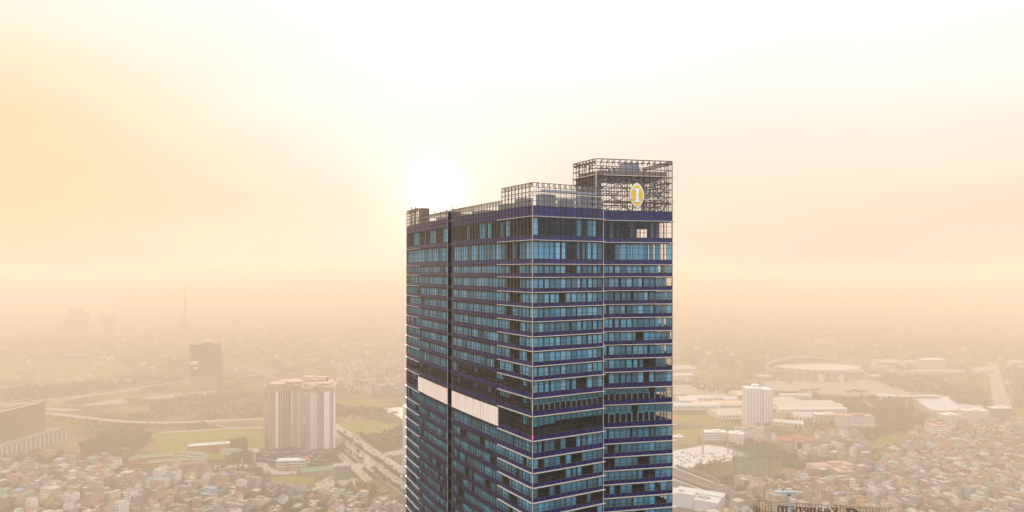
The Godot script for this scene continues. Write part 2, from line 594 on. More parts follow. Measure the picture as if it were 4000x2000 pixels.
	put("collar", s, mat("hoist_grey", 0.16, 0.17, 0.17, 0.6), hoist)
	s = Shape.new()
	s.bar(Vector3(105.9, 220.6, -265.4), Vector3(113.4, 220.9, -264.9), 1.0, 1.0)
	s.bar(Vector3(113.4, 220.9, -264.9), Vector3(116.6, 221.0, -264.6), 0.6, 0.5)
	put("jib", s, blue, hoist)
	s = Shape.new()
	s.box(Vector3(111.2, 220.0, -264.9), Vector3(1.1, 1.0, 1.1))
	put("slewing_head", s, mat("hoist_grey", 0, 0, 0), hoist)
	for px in [108.6, 111.6]:
		s = Shape.new()
		s.tube(Vector3(px, 221.2, -265.2), Vector3(px, 221.8, -265.2), 0.12, 0.12, 6)
		put("lug", s, mat("hoist_grey", 0, 0, 0), hoist)


# ---- the dark glass tower ----
const LEVELS := [14.8, 8.3, 1.71, -1.93, -6.04, -10.09, -14.07, -18.12, -22.13, -26.22, -30.19, -34.98, -39.92, -46.6, -51.4, -55.4, -59.4, -63.5, -67.5, -71.5, -75.5, -79.5, -83.5, -87.5, -91.5, -95.5, -99.5, -103.5, -107.5]
const FIRST := Vector2(5.69, -180.0)


func face_turn(n: Vector2) -> Basis:
	return Basis(Vector3(n.y, 0, -n.x), Vector3.UP, Vector3(n.x, 0, n.y))


func v3(p: Vector2, y: float) -> Vector3:
	return Vector3(p.x, y, p.y)


# columns of one flat face from a to b: [left foot, right foot, outward]
func columns_of(a: Vector2, b: Vector2, count: int) -> Array:
	var out := []
	var t := (b - a).normalized()
	var n := Vector2(-t.y, t.x)
	for i in count:
		out.append([a.lerp(b, float(i) / count), a.lerp(b, float(i + 1) / count), n])
	return out


func c_foot(a: Vector2, n: Vector2) -> Vector2:
	return a - n * 0.2


func hotel_tower() -> void:
	var bend := [FIRST]          # the long face curves away to the left
	for i in 56:
		var th := deg_to_rad(56.9 + 8.6 * (i + 0.5) / 56.0)
		bend.append(bend[-1] + Vector2(-cos(th), -sin(th)) * 1.8)
	var long_face := []
	for i in 56:
		var t: Vector2 = (bend[i] - bend[i + 1]).normalized()
		long_face.append([bend[i + 1], bend[i], Vector2(-t.y, t.x)])
	var seam := Vector2(26.35, -191.3)
	var wing_a := Vector2(26.95, -195.2)
	var wing_b := Vector2(48.5, -199.8)
	var side_end := Vector2(35.9, -222.5)
	var front_face := columns_of(FIRST, seam, 13)
	var wing_face := columns_of(wing_a, wing_b, 12)
	var tower := thing("hotel_tower", "tall dark blue glass tower with pale floor ledges and open lattice crown", "skyscraper", Vector3(3, 0, -225))
	# materials
	var pane_mats := [pane_glass("pane_glass", 0.01, 0.06, 0.10, 0.13, 0.62), pane_glass("pane_glass_b", 0.008, 0.05, 0.085, 0.2, 0.62), pane_glass("pane_glass_c", 0.012, 0.065, 0.11, 0.09, 0.62)]
	var clear := pane_glass("screen_glass", 0.25, 0.3, 0.3, 0.10, 0.5)
	var green_clear := pane_glass("screen_glass_green", 0.35, 0.5, 0.42, 0.25, 0.5)
	var navy := mat("navy_panel", 0.012, 0.013, 0.09, 0.12, 0.0, 0.55)
	var navies := [navy, mat("navy_panel_b", 0.015, 0.014, 0.10, 0.16, 0.0, 0.55), mat("navy_panel_c", 0.010, 0.013, 0.075, 0.10, 0.0, 0.55)]
	var bronze := mat("bronze_frame", 0.085, 0.048, 0.026, 0.6)
	var cream := mat("cream_metal", 0.66, 0.56, 0.46, 0.4, 0.0)
	var steel := mat("weathered_steel", 0.20, 0.125, 0.07, 0.6)
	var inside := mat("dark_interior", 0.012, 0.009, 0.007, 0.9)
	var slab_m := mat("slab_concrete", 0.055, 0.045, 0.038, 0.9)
	var curtain_mats := [mat("curtain_blue", 0.16, 0.50, 0.66, 0.9), mat("curtain_slate", 0.10, 0.32, 0.42, 0.9), mat("curtain_pale", 0.28, 0.62, 0.78, 0.9), mat("curtain_grey", 0.10, 0.24, 0.30, 0.9)]
	var teal := mat("frosted_teal", 0.05, 0.27, 0.33, 0.4, 0.0, 0.5)
	var louvre_m := mat("louvre_cream", 0.95, 0.78, 0.62, 0.6)
	var louvres := [louvre_m, mat("louvre_cream_b", 0.90, 0.72, 0.56, 0.6), mat("louvre_cream_c", 0.93, 0.76, 0.61, 0.5)]
	var pier_m := mat("pier_grey", 0.40, 0.46, 0.46, 0.7)
	# plan outlines
	var plan := PackedVector2Array([FIRST, seam, wing_a, wing_b, side_end, Vector2(10.5, -242), Vector2(-13, -285)])
	for i in range(56, 0, -4):
		plan.append(bend[i])
	var inner := PackedVector2Array()
	var mid := Vector2(4, -222)
	for p in plan:
		inner.append(p + (mid - p).normalized() * 0.45)
	# floors and cores
	for k in LEVELS.size():
		var s := Shape.new()
		s.prism(inner, EYE + LEVELS[k] - 0.25, EYE + LEVELS[k] + 0.2)
		put("floor_slab", s, slab_m, tower)
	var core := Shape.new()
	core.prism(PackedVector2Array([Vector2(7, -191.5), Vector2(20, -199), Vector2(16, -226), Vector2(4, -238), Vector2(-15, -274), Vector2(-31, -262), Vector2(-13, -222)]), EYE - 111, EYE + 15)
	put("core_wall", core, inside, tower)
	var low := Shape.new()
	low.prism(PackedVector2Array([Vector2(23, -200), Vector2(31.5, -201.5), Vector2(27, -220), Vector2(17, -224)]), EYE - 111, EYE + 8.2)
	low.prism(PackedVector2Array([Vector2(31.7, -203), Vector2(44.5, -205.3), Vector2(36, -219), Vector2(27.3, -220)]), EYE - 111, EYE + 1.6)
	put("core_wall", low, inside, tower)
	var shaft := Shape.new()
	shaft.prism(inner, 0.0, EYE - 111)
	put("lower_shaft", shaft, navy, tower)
	# curtain sheet shared by all panes: one metre wide, one high, gently pleated
	var fold := Shape.new()
	for i in 8:
		var z0 := 0.05 * (i % 2)
		var z1 := 0.05 * ((i + 1) % 2)
		fold.quad(Vector3(i / 8.0, 0, z0), Vector3((i + 1) / 8.0, 0, z1), Vector3((i + 1) / 8.0, 1, z1), Vector3(i / 8.0, 1, z0), Vector3(-(z1 - z0) * 8, 0, 1).normalized())
	var curtain_mesh := fold.mesh()
	var pane_mesh := Shape.new()
	pane_mesh.quad(Vector3(-0.5, -0.5, 0), Vector3(0.5, -0.5, 0), Vector3(0.5, 0.5, 0), Vector3(-0.5, 0.5, 0), Vector3.BACK)
	var one_pane := pane_mesh.mesh()
	var box_mesh := Shape.new()
	box_mesh.box(Vector3.ZERO, Vector3.ONE)
	var one_box := box_mesh.mesh()
	# the storeys
	var many_panes := [Shape.new(), Shape.new(), Shape.new()]
	var many_spandrels := Shape.new()
	var many_curtains := [Shape.new(), Shape.new(), Shape.new(), Shape.new()]
	var n_pane := 0
	var n_curtain := 0
	var n_span := 0
	var faces := [front_face, wing_face, long_face]
	for k in LEVELS.size() - 1:
		var top: float = EYE + LEVELS[k]
		var bot: float = EYE + LEVELS[k + 1]
		var tall := top - bot
		var sp := 1.15 if tall < 4.5 else 1.45
		for fi in 3:
			var face: Array = faces[fi]
			var dark_left := 0
			for ci in face.size():
				if fi == 2 and (ci == 28 or ci == 29):
					continue
				var a: Vector2 = face[ci][0]
				var b: Vector2 = face[ci][1]
				var nn: Vector2 = face[ci][2]
				var turn := face_turn(nn)
				var w := a.distance_to(b)
				var m2 := (a + b) * 0.5
				var cream_band := fi == 2 and k == 12 and ci >= 10 and ci < 47
				if cream_band:
					var cp := share("louvre_panel", one_box, louvres[rng.randi() % 3], tower, v3(m2 + nn * 0.12, (top + bot) * 0.5 - 0.1) - tower.position, turn * Basis.from_scale(Vector3(w - 0.24, tall - 1.3, 0.3)))
					cp.set_meta("label", "cream ribbed panel of the bright band")
				# spandrel
				var sc := v3(m2 - nn * 0.08, bot + sp * 0.5)
				if fi < 2 and n_span < 300:
					share("spandrel_panel", one_box, navies[rng.randi() % 3], tower, sc - tower.position, turn * Basis.from_scale(Vector3(w - 0.05, sp, 0.16)))
					n_span += 1
				else:
					many_spandrels.box(sc, Vector3(w - 0.05, sp, 0.16), turn)
				# vision glass
				var gh := tall - sp
				var gc := v3(m2 - nn * 0.06, bot + sp + gh * 0.5)
				var pm := rng.randi() % 3
				if fi < 2 and n_pane < 300:
					share("window_pane", one_pane, pane_mats[pm], tower, gc - tower.position, turn * Basis.from_euler(Vector3(rng.randfn() * 0.006, rng.randfn() * 0.006, 0)) * Basis.from_scale(Vector3(w - 0.08, gh, 1)))
					n_pane += 1
				else:
					var hx := turn.x * (w - 0.08) * 0.5
					var hy := Vector3.UP * gh * 0.5
					many_panes[pm].quad(gc - hx - hy, gc + hx - hy, gc + hx + hy, gc - hx + hy, turn.z)
				if fi < 2 and (k == 11 or k == 12 and fi == 1):
					# plant floors: pale piers between the dark lower openings
					share("pier", one_box, pier_m, tower, v3(c_foot(a, nn), bot + sp + gh * 0.26) - tower.position, turn * Basis.from_scale(Vector3(0.42, gh * 0.52, 0.2)))
				# what hangs behind it
				var p_dark := 0.045 if fi < 2 else 0.02
				if k > 13:
					p_dark = 0.36 if fi == 0 else 0.17 if fi == 1 else 0.13
				if fi == 2 and ci < 7 and ci > 3 and k < 12:
					p_dark = 0.75
				if dark_left > 0:
					dark_left -= 1
					continue
				if k == 0:
					if fi == 1 or rng.randf() < 0.6:
						continue
				if rng.randf() < p_dark:
					dark_left = rng.randi() % 2
					continue
				var y0 := bot + sp - 0.1
				var y1 := top - 0.45
				var from := 0.02
				var to := 0.98
				var cm := [0, 0, 1, 1, 2, 3][rng.randi() % 6] as int
				if (ci * 7 + fi * 3) % 5 == 0 and rng.randf() < 0.6:
					cm = 2
				if k > 12:
					cm = [0, 1, 1, 3][rng.randi() % 4]   # the lower rooms have the darker curtains
				if k == 11 or k == 10 and fi == 2 and ci < 26 or k == 12:
					y0 = bot + sp + gh * rng.randf_range(0.42, 0.5)   # plant floors: only the upper half is blind
					if k == 12 and fi == 0 and ci > 3:
						y0 = bot + sp + gh * 0.62
					if fi == 2:
						if rng.randf() < 0.75:
							continue
				elif rng.randf() < (0.36 if fi < 2 else 0.1):
					var gap := rng.randf_range(0.1, 0.35)
					if rng.randf() < 0.5:
						from += gap
					else:
						to -= gap
				var foot := v3(m2 - nn * 0.42, y0) + turn.x * (from - 0.5) * w
				var cb := turn * Basis.from_scale(Vector3((to - from) * w, y1 - y0, 1))
				var cmat: Material = teal if k == 11 or k == 12 else curtain_mats[cm]
				if fi < 2 and n_curtain < 300 or cmat == teal:
					share("curtain" if cmat != teal else "blind_panel", curtain_mesh, cmat, tower, foot - tower.position, cb)
					n_curtain += 1 if cmat != teal else 0
				else:
					var q: Shape = many_curtains[cm]
					for i in 4:
						var z0 := 0.05 * (i % 2)
						var z1 := 0.05 * ((i + 1) % 2)
						q.quad(foot + cb * Vector3(i / 4.0, 0, z0), foot + cb * Vector3((i + 1) / 4.0, 0, z1), foot + cb * Vector3((i + 1) / 4.0, 1, z1), foot + cb * Vector3(i / 4.0, 1, z0), turn.z)
	for i in 3:
		put("window_pane", many_panes[i], pane_mats[i], tower, true)
	for i in 4:
		put("curtain", many_curtains[i], curtain_mats[i], tower, true)
	put("spandrel_panel", many_spandrels, navy, tower, true)
	# top band, screens and frames, face by face
	var band := Shape.new()
	for fi in 3:
		for ci in faces[fi].size():
			if fi == 2 and (ci == 28 or ci == 29):
				continue
			var c: Array = faces[fi][ci]
			var w: float = c[0].distance_to(c[1])
			var m2: Vector2 = (c[0] + c[1]) * 0.5
			for r in 2:
				share("band_panel", one_box, navies[rng.randi() % 3], tower, v3(m2 - c[2] * 0.08, EYE + 14.8 + 0.73 + r * 1.45) - tower.position, face_turn(c[2]) * Basis.from_scale(Vector3(w - 0.05, 1.41, 0.16)))
			# screen above the band
			var head := 24.05
			if fi == 1:
				head = 33.0
			elif fi == 2 and ci > 8 and ci < 47:
				head = 20.5
			if fi == 1:
				continue
			for r in 2:
				var y0 := 17.72 + (head - 17.72) * r / 2.0
				share("screen_pane", one_pane, clear, tower, v3(m2 - c[2] * 0.05, EYE + y0 + (head - 17.72) / 4.0) - tower.position, face_turn(c[2]) * Basis.from_scale(Vector3(w - 0.08, (head - 17.72) / 2.0 - 0.06, 1)))
	# mullions: one upright to each column line
	for fi in 3:
		var count: int = faces[fi].size()
		for ci in count + 1:
			var c: Array = faces[fi][mini(ci, count - 1)]
			var p: Vector2 = c[0] if ci < count else c[1]
			var head := 24.05
			if fi == 1:
				head = 33.0
			elif fi == 2 and ci > 8 and ci < 47:
				head = 20.5
			var s := Shape.new()
			s.box(v3(p + c[2] * 0.01, EYE + (head - 110.0) * 0.5), Vector3(0.10, head + 110.0, 0.16), face_turn(c[2]))
			put("mullion", s, bronze, tower)
	# transoms, one bar to each line
	var rails := []
	for k in LEVELS.size() - 1:
		var top: float = LEVELS[k]
		var bot: float = LEVELS[k + 1]
		var sp := 1.15 if top - bot < 4.5 else 1.45
		rails.append([bot + sp, 0.12])
		rails.append([bot + sp + (top - bot - sp) * 0.3, 0.09])
		if top - bot > 4.5:
			rails.append([bot + sp + (top - bot - sp) * 0.68, 0.09])
		rails.append([bot + 0.02, 0.16])
		rails.append([top - 0.4, 0.12])
	for y in [16.25, 17.72, 19.1, 20.45]:
		rails.append([y, 0.11])
	for r in rails:
		var y: float = EYE + r[0]
		var s := Shape.new()
		s.bar(v3(FIRST, y) + Vector3(0.02, 0, 0.05), v3(seam, y) + Vector3(0.02, 0, 0.05), 0.2, r[1])
		put("transom", s, bronze, tower)
		s = Shape.new()
		s.bar(v3(wing_a, y) + Vector3(0.01, 0, 0.05), v3(wing_b, y) + Vector3(0.01, 0, 0.05), 0.2, r[1])
		put("transom", s, bronze, tower)
		s = Shape.new()
		for i in 56:
			if i == 28:
				put("transom", s, bronze, tower)
				s = Shape.new()
			if i != 28 and i != 29:
				var o: Vector2 = long_face[i][2] * 0.05
				s.bar(v3(bend[i] + o, y), v3(bend[i + 1] + o, y), 0.2, r[1])
		put("transom", s, bronze, tower)
	for y in [21.6, 22.8, 24.0]:
		var s := Shape.new()
		s.bar(v3(FIRST, EYE + y), v3(seam, EYE + y), 0.2, 0.14)
		put("transom", s, bronze, tower)
		for part in [[0, 9], [47, 56]]:
			s = Shape.new()
			for i in range(part[0], part[1]):
				s.bar(v3(bend[i], EYE + y), v3(bend[i + 1], EYE + y), 0.2, 0.14)
			put("transom", s, bronze, tower)
	# pale ledges
	var ledge_at := LEVELS.duplicate()
	for y in LEVELS:
		var h: float = EYE + y
		for pair in [[FIRST, seam, 0.55], [wing_a, wing_b, 1.1]]:
			var s := Shape.new()
			var t: Vector2 = (pair[1] - pair[0]).normalized()
			var o := Vector2(-t.y, t.x) * 0.34
			s.bar(v3(pair[0] + o, h), v3(pair[1] + o + t * pair[2], h), 0.6, 0.15)
			put("ledge_fin", s, cream, tower)
		for part in [[0, 10], [46, 56]]:
			if part[0] == 46 and y > 9.0:
				continue
			var s := Shape.new()
			for i in range(part[0], part[1]):
				var o: Vector2 = long_face[i][2] * 0.34
				var o2: Vector2 = long_face[mini(i + 1, 55)][2] * 0.34
				s.bar(v3(bend[i] + o, h), v3(bend[i + 1] + o2, h), 0.6, 0.15)
			put("ledge_fin", s, cream, tower)
	var crown_line := Shape.new()
	crown_line.bar(v3(FIRST, EYE + 21.2) + Vector3(0, 0, 0.3), v3(seam, EYE + 21.2) + Vector3(0.5, 0, 0.3), 0.4, 0.16)
	put("ledge_fin", crown_line, cream, tower)
	crown_line = Shape.new()
	for i in 9:
		crown_line.bar(v3(bend[i] + long_face[i][2] * 0.2, EYE + 21.2), v3(bend[i + 1] + long_face[i][2] * 0.2, EYE + 21.2), 0.4, 0.16)
	put("ledge_fin", crown_line, cream, tower)
	for y in [28.2, 21.2]:
		var s := Shape.new()
		s.bar(v3(wing_a, EYE + y) + Vector3(0, 0, 0.3), v3(wing_b, EYE + y) + Vector3(0.9, 0, 0.3), 0.4, 0.16)
		put("ledge_fin", s, cream, tower)
	# pale trims down the corners, and the step between front face and wing
	for c in [[FIRST + Vector2(-0.1, 0.16), 24.1], [seam + Vector2(0.14, 0.02), 24.1], [wing_b + Vector2(0.14, 0.0), 33.0]]:
		var s := Shape.new()
		s.box(v3(c[0], EYE + (c[1] - 110.0) * 0.5), Vector3(0.14, c[1] + 110.0, 0.14))
		put("corner_trim", s, cream, tower)
	var step := Shape.new()
	step.bar(v3(seam + Vector2(0, -0.3), EYE - 46), v3(wing_a + Vector2(0, 0.2), EYE - 46), 0.2, 127)
	put("return_wall", step, navy, tower)
	# the dark slot that parts the long face
	var slot := Shape.new()
	var sn: Vector2 = long_face[28][2]
	for p in [bend[28], bend[30]]:
		slot.bar(v3(p, EYE - 45), v3(p - sn * 3.0, EYE - 45), 0.25, 130)
	slot.bar(v3(bend[28] - sn * 3.0, EYE - 45), v3(bend[30] - sn * 3.0, EYE - 45), 0.25, 130)
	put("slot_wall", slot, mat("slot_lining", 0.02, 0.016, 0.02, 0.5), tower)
	var edge := Shape.new()
	edge.box(v3(bend[28] + sn * 0.1, EYE - 45), Vector3(0.18, 131, 0.18))
	edge.box(v3(bend[30] + sn * 0.1, EYE - 45), Vector3(0.22, 131, 0.22))
	put("slot_trim", edge, mat("warm_grey_metal", 0.35, 0.30, 0.26, 0.5), tower)
	for k in range(1, LEVELS.size()):
		var s := Shape.new()
		s.bar(v3(bend[28] - sn * 1.2, EYE + LEVELS[k] + 0.4), v3(bend[30] - sn * 1.2, EYE + LEVELS[k] + 0.4), 2.0, 1.1)
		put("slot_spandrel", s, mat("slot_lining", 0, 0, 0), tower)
		s = Shape.new()
		s.bar(v3(bend[28] - sn * 2.4, EYE + LEVELS[k] + 2.6), v3(bend[30] - sn * 2.4, EYE + LEVELS[k] + 2.6), 0.2, 2.2)
		put("slot_window", s, teal, tower)
	# far sides: coarse glazing, seen only through the top floors
	var backs := [columns_of(wing_b, side_end, 7), columns_of(side_end, Vector2(10.5, -242), 9), columns_of(Vector2(10.5, -242), Vector2(-13, -285), 14), columns_of(Vector2(-13, -285), bend[56], 10)]
	var bg := Shape.new()
	var bs := Shape.new()
	var bm := Shape.new()
	for bi in 4:
		for c in backs[bi]:
			var t := face_turn(c[2])
			var w: float = c[0].distance_to(c[1])
			var m2: Vector2 = (c[0] + c[1]) * 0.5
			bm.box(v3(c[0], EYE - 47), Vector3(0.2, 130, 0.3), t)
			for k in LEVELS.size() - 1:
				var top: float = EYE + LEVELS[k]
				var bot: float = EYE + LEVELS[k + 1]
				bs.box(v3(m2, bot + 0.7), Vector3(w, 1.4, 0.2), t)
				var q := v3(m2, (top + bot + 1.4) * 0.5)
				if bi > 1:
					bs.box(v3(m2 - c[2] * 0.3, (top + bot) * 0.5), Vector3(w, top - bot, 0.2), t)
				elif k > 0:
					var hx: Vector3 = t.x * w * 0.5
					var hy := Vector3.UP * (top - bot - 1.4) * 0.5
					bg.quad(q - hx - hy, q + hx - hy, q + hx + hy, q - hx + hy, t.z)
			bs.box(v3(m2, EYE + 16.25), Vector3(w, 2.9, 0.2), t)
			if bi > 1:
				bm.box(v3(c[0], EYE + 19.1), Vector3(0.15, 3.0, 0.15), t)
				bm.box(v3(m2, EYE + 20.45), Vector3(w, 0.15, 0.15), t)
				bm.box(v3(m2, EYE + 19.0), Vector3(w, 0.1, 0.1), t)
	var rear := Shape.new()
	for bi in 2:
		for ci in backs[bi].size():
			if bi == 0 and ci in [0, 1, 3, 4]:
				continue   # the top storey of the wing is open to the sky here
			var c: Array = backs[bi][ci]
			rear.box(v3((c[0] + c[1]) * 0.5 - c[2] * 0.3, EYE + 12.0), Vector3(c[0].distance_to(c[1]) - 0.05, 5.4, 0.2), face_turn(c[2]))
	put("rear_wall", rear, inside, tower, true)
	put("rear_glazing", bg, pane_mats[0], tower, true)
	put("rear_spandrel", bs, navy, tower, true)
	put("rear_frame", bm, bronze, tower, true)
	# top floor interior: columns, ceiling bulkheads, low furniture silhouettes
	for p in [Vector2(30, -199.5), Vector2(36.5, -201), Vector2(43, -202.6), Vector2(34, -211), Vector2(39.5, -211.5), Vector2(45, -203.6)]:
		var s := Shape.new()
		s.box(v3(p, EYE + 11.5), Vector3(0.9, 6.4, 0.9))
		put("column", s, mat("lobby_column", 0.17, 0.18, 0.21, 0.7), tower)
	var fit := Shape.new()
	fit.box(Vector3(36, EYE + 13.9, -208), Vector3(17, 1.3, 8), face_turn(wing_face[0][2]))
	for i in 14:
		fit.box(Vector3(29 + i * 1.15, EYE + 9.2 + rng.randf() * 0.4, -201.5 - i * 0.28 - rng.randf() * 3), Vector3(0.8, 0.9, 0.8))
	put("lobby_fitting", fit, inside, tower)
	# roof deck, parapet brackets, rooftop plant
	var deck := Shape.new()
	deck.prism(inner, EYE + 16.6, EYE + 17.2)
	put("roof_deck", deck, mat("roof_felt", 0.16, 0.14, 0.12, 0.9), tower)
	for fi in [0, 2]:
		for ci in faces[fi].size():
			var c: Array = faces[fi][ci]
			var head := 24.05 if fi == 0 or ci <= 8 or ci >= 47 else 20.5
			var p: Vector2 = c[0]
			var s := Shape.new()
			s.bar(v3(p, EYE + head - 0.2), v3(p - c[2] * 1.3, EYE + head - 0.2), 0.12, 0.2)
			s.bar(v3(p - c[2] * 0.1, EYE + head - 1.1), v3(p - c[2] * 1.2, EYE + head - 0.3), 0.12, 0.22)
			s.bar(v3(p - c[2] * 1.3, EYE + 17.2), v3(p - c[2] * 1.3, EYE + head), 0.14, 0.14)
			put("bracket", s, steel, tower)
	var grey := mat("plant_grey", 0.24, 0.23, 0.23, 0.7)
	for b in [[9.5, -187.5, 4.5, 4.2, 3.0], [15.5, -190, 4.0, 3.2, 3.0], [21, -193.5, 3.0, 5.0, 3.0], [3.5, -192, 3.0, 3.6, 5], [-1.0, -199, 4, 2.6, 6], [-9, -214, 5, 2.0, 8], [-17, -229, 4, 2.2, 6], [-25, -246, 4, 2.5, 7]]:
		var s := Shape.new()
		s.box(Vector3(b[0], EYE + 17.25 + b[3] * 0.5, b[1]), Vector3(b[2], b[3], b[4]), face_turn(front_face[0][2]))
		put("plant_unit", s, grey, tower)
	for y in [18.6, 20.2, 22.4]:
		var s := Shape.new()
		s.bar(Vector3(8, EYE + y, -185.5), Vector3(25, EYE + y, -194.5), 0.3, 0.5)
		s.bar(Vector3(8.6, EYE + y + 0.7, -189), Vector3(24, EYE + y + 0.7, -197), 0.2, 0.3)
		put("pipe_rack", s, mat("rack_grey", 0.3, 0.3, 0.31, 0.6), tower)
	# end box and guard rail by the far corner
	var box := Shape.new()
	box.box(v3(bend[47] - long_face[47][2] * 2.2, EYE + 20.4), Vector3(3.4, 7.0, 3.2), face_turn(long_face[47][2]))
	put("stair_box", box, steel, tower)
	for y in [19.0, 20.2, 21.4]:
		var s := Shape.new()
		s.bar(v3(bend[46] - long_face[46][2] * 3.5, EYE + y + 1.0), v3(bend[32] - long_face[32][2] * 11.0, EYE + y + 1.0), 0.18, 0.22)
		put("guard_rail", s, steel, tower)
	var posts := Shape.new()
	for i in range(46, 31, -2):
		var f := (46 - i) / 14.0
		var p: Vector2 = (bend[46] - long_face[46][2] * 3.5).lerp(bend[32] - long_face[32][2] * 11.0, f)
		posts.box(v3(p, EYE + 19.8), Vector3(0.22, 5.4, 0.22))
	put("guard_rail", posts, steel, tower)
	for q in [[54, 25.6], [51, 25.2], [29, 22.6]]:
		var s := Shape.new()
		var p: Vector2 = bend[q[0]] - long_face[q[0]][2] * 1.0
		s.tube(v3(p, EYE + 17), v3(p, EYE + q[1]), 0.22, 0.16, 6)
		put("antenna", s, steel, tower)
	wing_crown(tower, wing_a, wing_b, one_pane, clear, green_clear, bronze, steel, cream, grey)
	# red obstruction lamps
	for p in [v3(FIRST + Vector2(-0.1, 0.9), EYE - 45.6), v3(bend[30] + sn * 0.5, EYE - 41.5), v3(wing_b + Vector2(0.7, 0.4), EYE - 44.6), v3(bend[56] + long_face[55][2] * 0.6, EYE - 33.6)]:
		var s := Shape.new()
		s.tube(p, p + Vector3(0, 0.45, 0), 0.2, 0.14, 8)
		var red := mat("red_lamp", 0.8, 0.03, 0.03, 0.4)
		red.emission_enabled = true
		red.emission = Color(1.0, 0.06, 0.05)
		red.emission_energy_multiplier = 1.6
		put("warning_lamp", s, red, tower)
		var l := OmniLight3D.new()
		l.name = numbered("warning_lamp_light", tower)
		l.light_color = Color(1, 0.1, 0.08)
		l.light_energy = 0.03
		l.light_size = 0.15
		l.omni_range = 20
		l.omni_attenuation = 2.0
		l.shadow_enabled = true
		tower.add_child(l)
		l.position = p + Vector3(0, 0.22, 0) - tower.position
	emblem(wing_face[0][2])


func wing_crown(tower: Node3D, wa: Vector2, wb: Vector2, one_pane: Mesh, clear: Material, green: Material, bronze: Material, steel: Material, cream: Material, grey: Material) -> void:
	# an open screen box on the wing: front, left return, right return, back
	var left := Vector2(24.75, -194.6)
	var back_left := left + Vector2(-5.75, -10.3)
	var back_right := wb + Vector2(-6.2, -12.8)
	var sides := [columns_of(left, wb, 13), columns_of(back_left, left, 7), columns_of(wb, back_right, 8), columns_of(back_right, back_left, 13)]
	var lines := [17.75, 20.0, 22.1, 24.3, 26.4, 28.0, 30.2, 32.0, 32.95]
	for si in 4:
		var f: Array = sides[si]
		for ci in f.size():
			var c: Array = f[ci]
			var t := face_turn(c[2])
			var w: float = c[0].distance_to(c[1])
			var m2: Vector2 = (c[0] + c[1]) * 0.5
			if si != 0 or ci == 0:
				var s := Shape.new()
				s.box(v3(c[0], EYE + 25.3), Vector3(0.12 if si < 3 else 0.22, 15.4, 0.16), t)
				put("crown_post", s, bronze, tower)
			for r in 3:
				if si == 3:
					continue
				var y0: float = [17.8, 22.9, 28.1][r]
				var y1: float = [22.8, 28.0, 32.9][r]
				share("screen_pane", one_pane, green if si == 2 else clear, tower, v3(m2 - c[2] * 0.05, EYE + (y0 + y1) * 0.5) - tower.position, t * Basis.from_scale(Vector3(w - 0.08, y1 - y0, 1)))
			var br := Shape.new()
			br.bar(v3(c[0], EYE + 32.6), v3(c[0] - c[2] * 1.4, EYE + 32.2), 0.12, 0.34)
			br.bar(v3(c[0] - c[2] * 0.1, EYE + 32.3), v3(c[0] - c[2] * 1.5, EYE + 31.6), 0.14, 0.3)
			put("bracket", br, steel, tower)
		for y in lines:
			var s := Shape.new()
			s.bar(v3(f[0][0], EYE + y), v3(f[-1][1], EYE + y), 0.22, 0.16 if y < 32.9 else 0.24)
			put("crown_rail", s, bronze, tower)
		# stiffening beams a little behind each side
		for y in [20.4, 23.6, 26.2]:
			var s := Shape.new()
			s.bar(v3(f[0][0] - f[0][2] * 1.5, EYE + y), v3(f[-1][1] - f[0][2] * 1.5, EYE + y), 0.25, 0.3)
			put("crown_beam", s, steel, tower)
		for ci in range(0, f.size(), 2):
			var p: Vector2 = f[ci][0] - f[ci][2] * 1.5
			var s := Shape.new()
			s.box(v3(p, EYE + 23.3), Vector3(0.28, 12.0, 0.28))
			put("crown_column", s, steel, tower)
			for y in [17.8, 20.6, 23.4, 26.0]:
				var q := Shape.new()
				var p2: Vector2 = f[mini(ci + 2, f.size() - 1)][0] - f[ci][2] * 1.5
				if (ci / 2 + int(y)) % 2 == 0:
					q.bar(v3(p, EYE + y), v3(p2, EYE + y + 2.6), 0.2, 0.24)
				else:
					q.bar(v3(p, EYE + y + 2.6), v3(p2, EYE + y), 0.2, 0.24)
				put("brace", q, steel, tower)
	for pair in [[left, 33.0], [back_left, 33.0]]:
		var s := Shape.new()
		s.box(v3(pair[0] + Vector2(0.05, 0.12), EYE + 25.3), Vector3(0.22, 15.6, 0.22))
		put("corner_trim", s, cream, tower)
	var line := Shape.new()
	line.bar(v3(back_left, EYE + 28.2) + Vector3(-0.3, 0, 0.1), v3(left, EYE + 28.2) + Vector3(-0.3, 0, 0.1), 0.4, 0.16)
	put("ledge_fin", line, cream, tower)
	# roof deck inside the screen, with the dark plant room below its left end
	var c0 := (left + wb + back_left + back_right) * 0.25
	var deck := Shape.new()
	var dp := PackedVector2Array()
	for p in [left, wb, back_right, back_left]:
		dp.append(p + (c0 - p).normalized() * 1.8)
	deck.prism(dp, EYE + 28.3, EYE + 29.2)
	put("upper_deck", deck, steel, tower)
	var rim := Shape.new()
	for i in 4:
		rim.bar(v3(dp[i], EYE + 29.0), v3(dp[(i + 1) % 4], EYE + 29.0), 0.3, 1.5)
	put("deck_rim", rim, steel, tower)
	var room := Shape.new()
	room.box(v3(back_left + Vector2(4.6, 2.6), EYE + 23.0), Vector3(6.0, 10.4, 5.0), face_turn(sides[1][0][2]))
	put("plant_room", room, mat("plant_room_brown", 0.07, 0.05, 0.04, 0.8), tower)
	for i in 5:
		var s := Shape.new()
		var f := (i + 0.5) / 5.0
		s.bar(v3(dp[0].lerp(dp[1], f), EYE + 27.4), v3(dp[3].lerp(dp[2], f), EYE + 27.4), 0.3, 0.6)
		put("crown_beam", s, steel, tower)
	var cool := Shape.new()
	cool.box(Vector3(36.0, EYE + 31.4, -203.0), Vector3(5.0, 2.9, 3.6), face_turn(sides[0][0][2]))
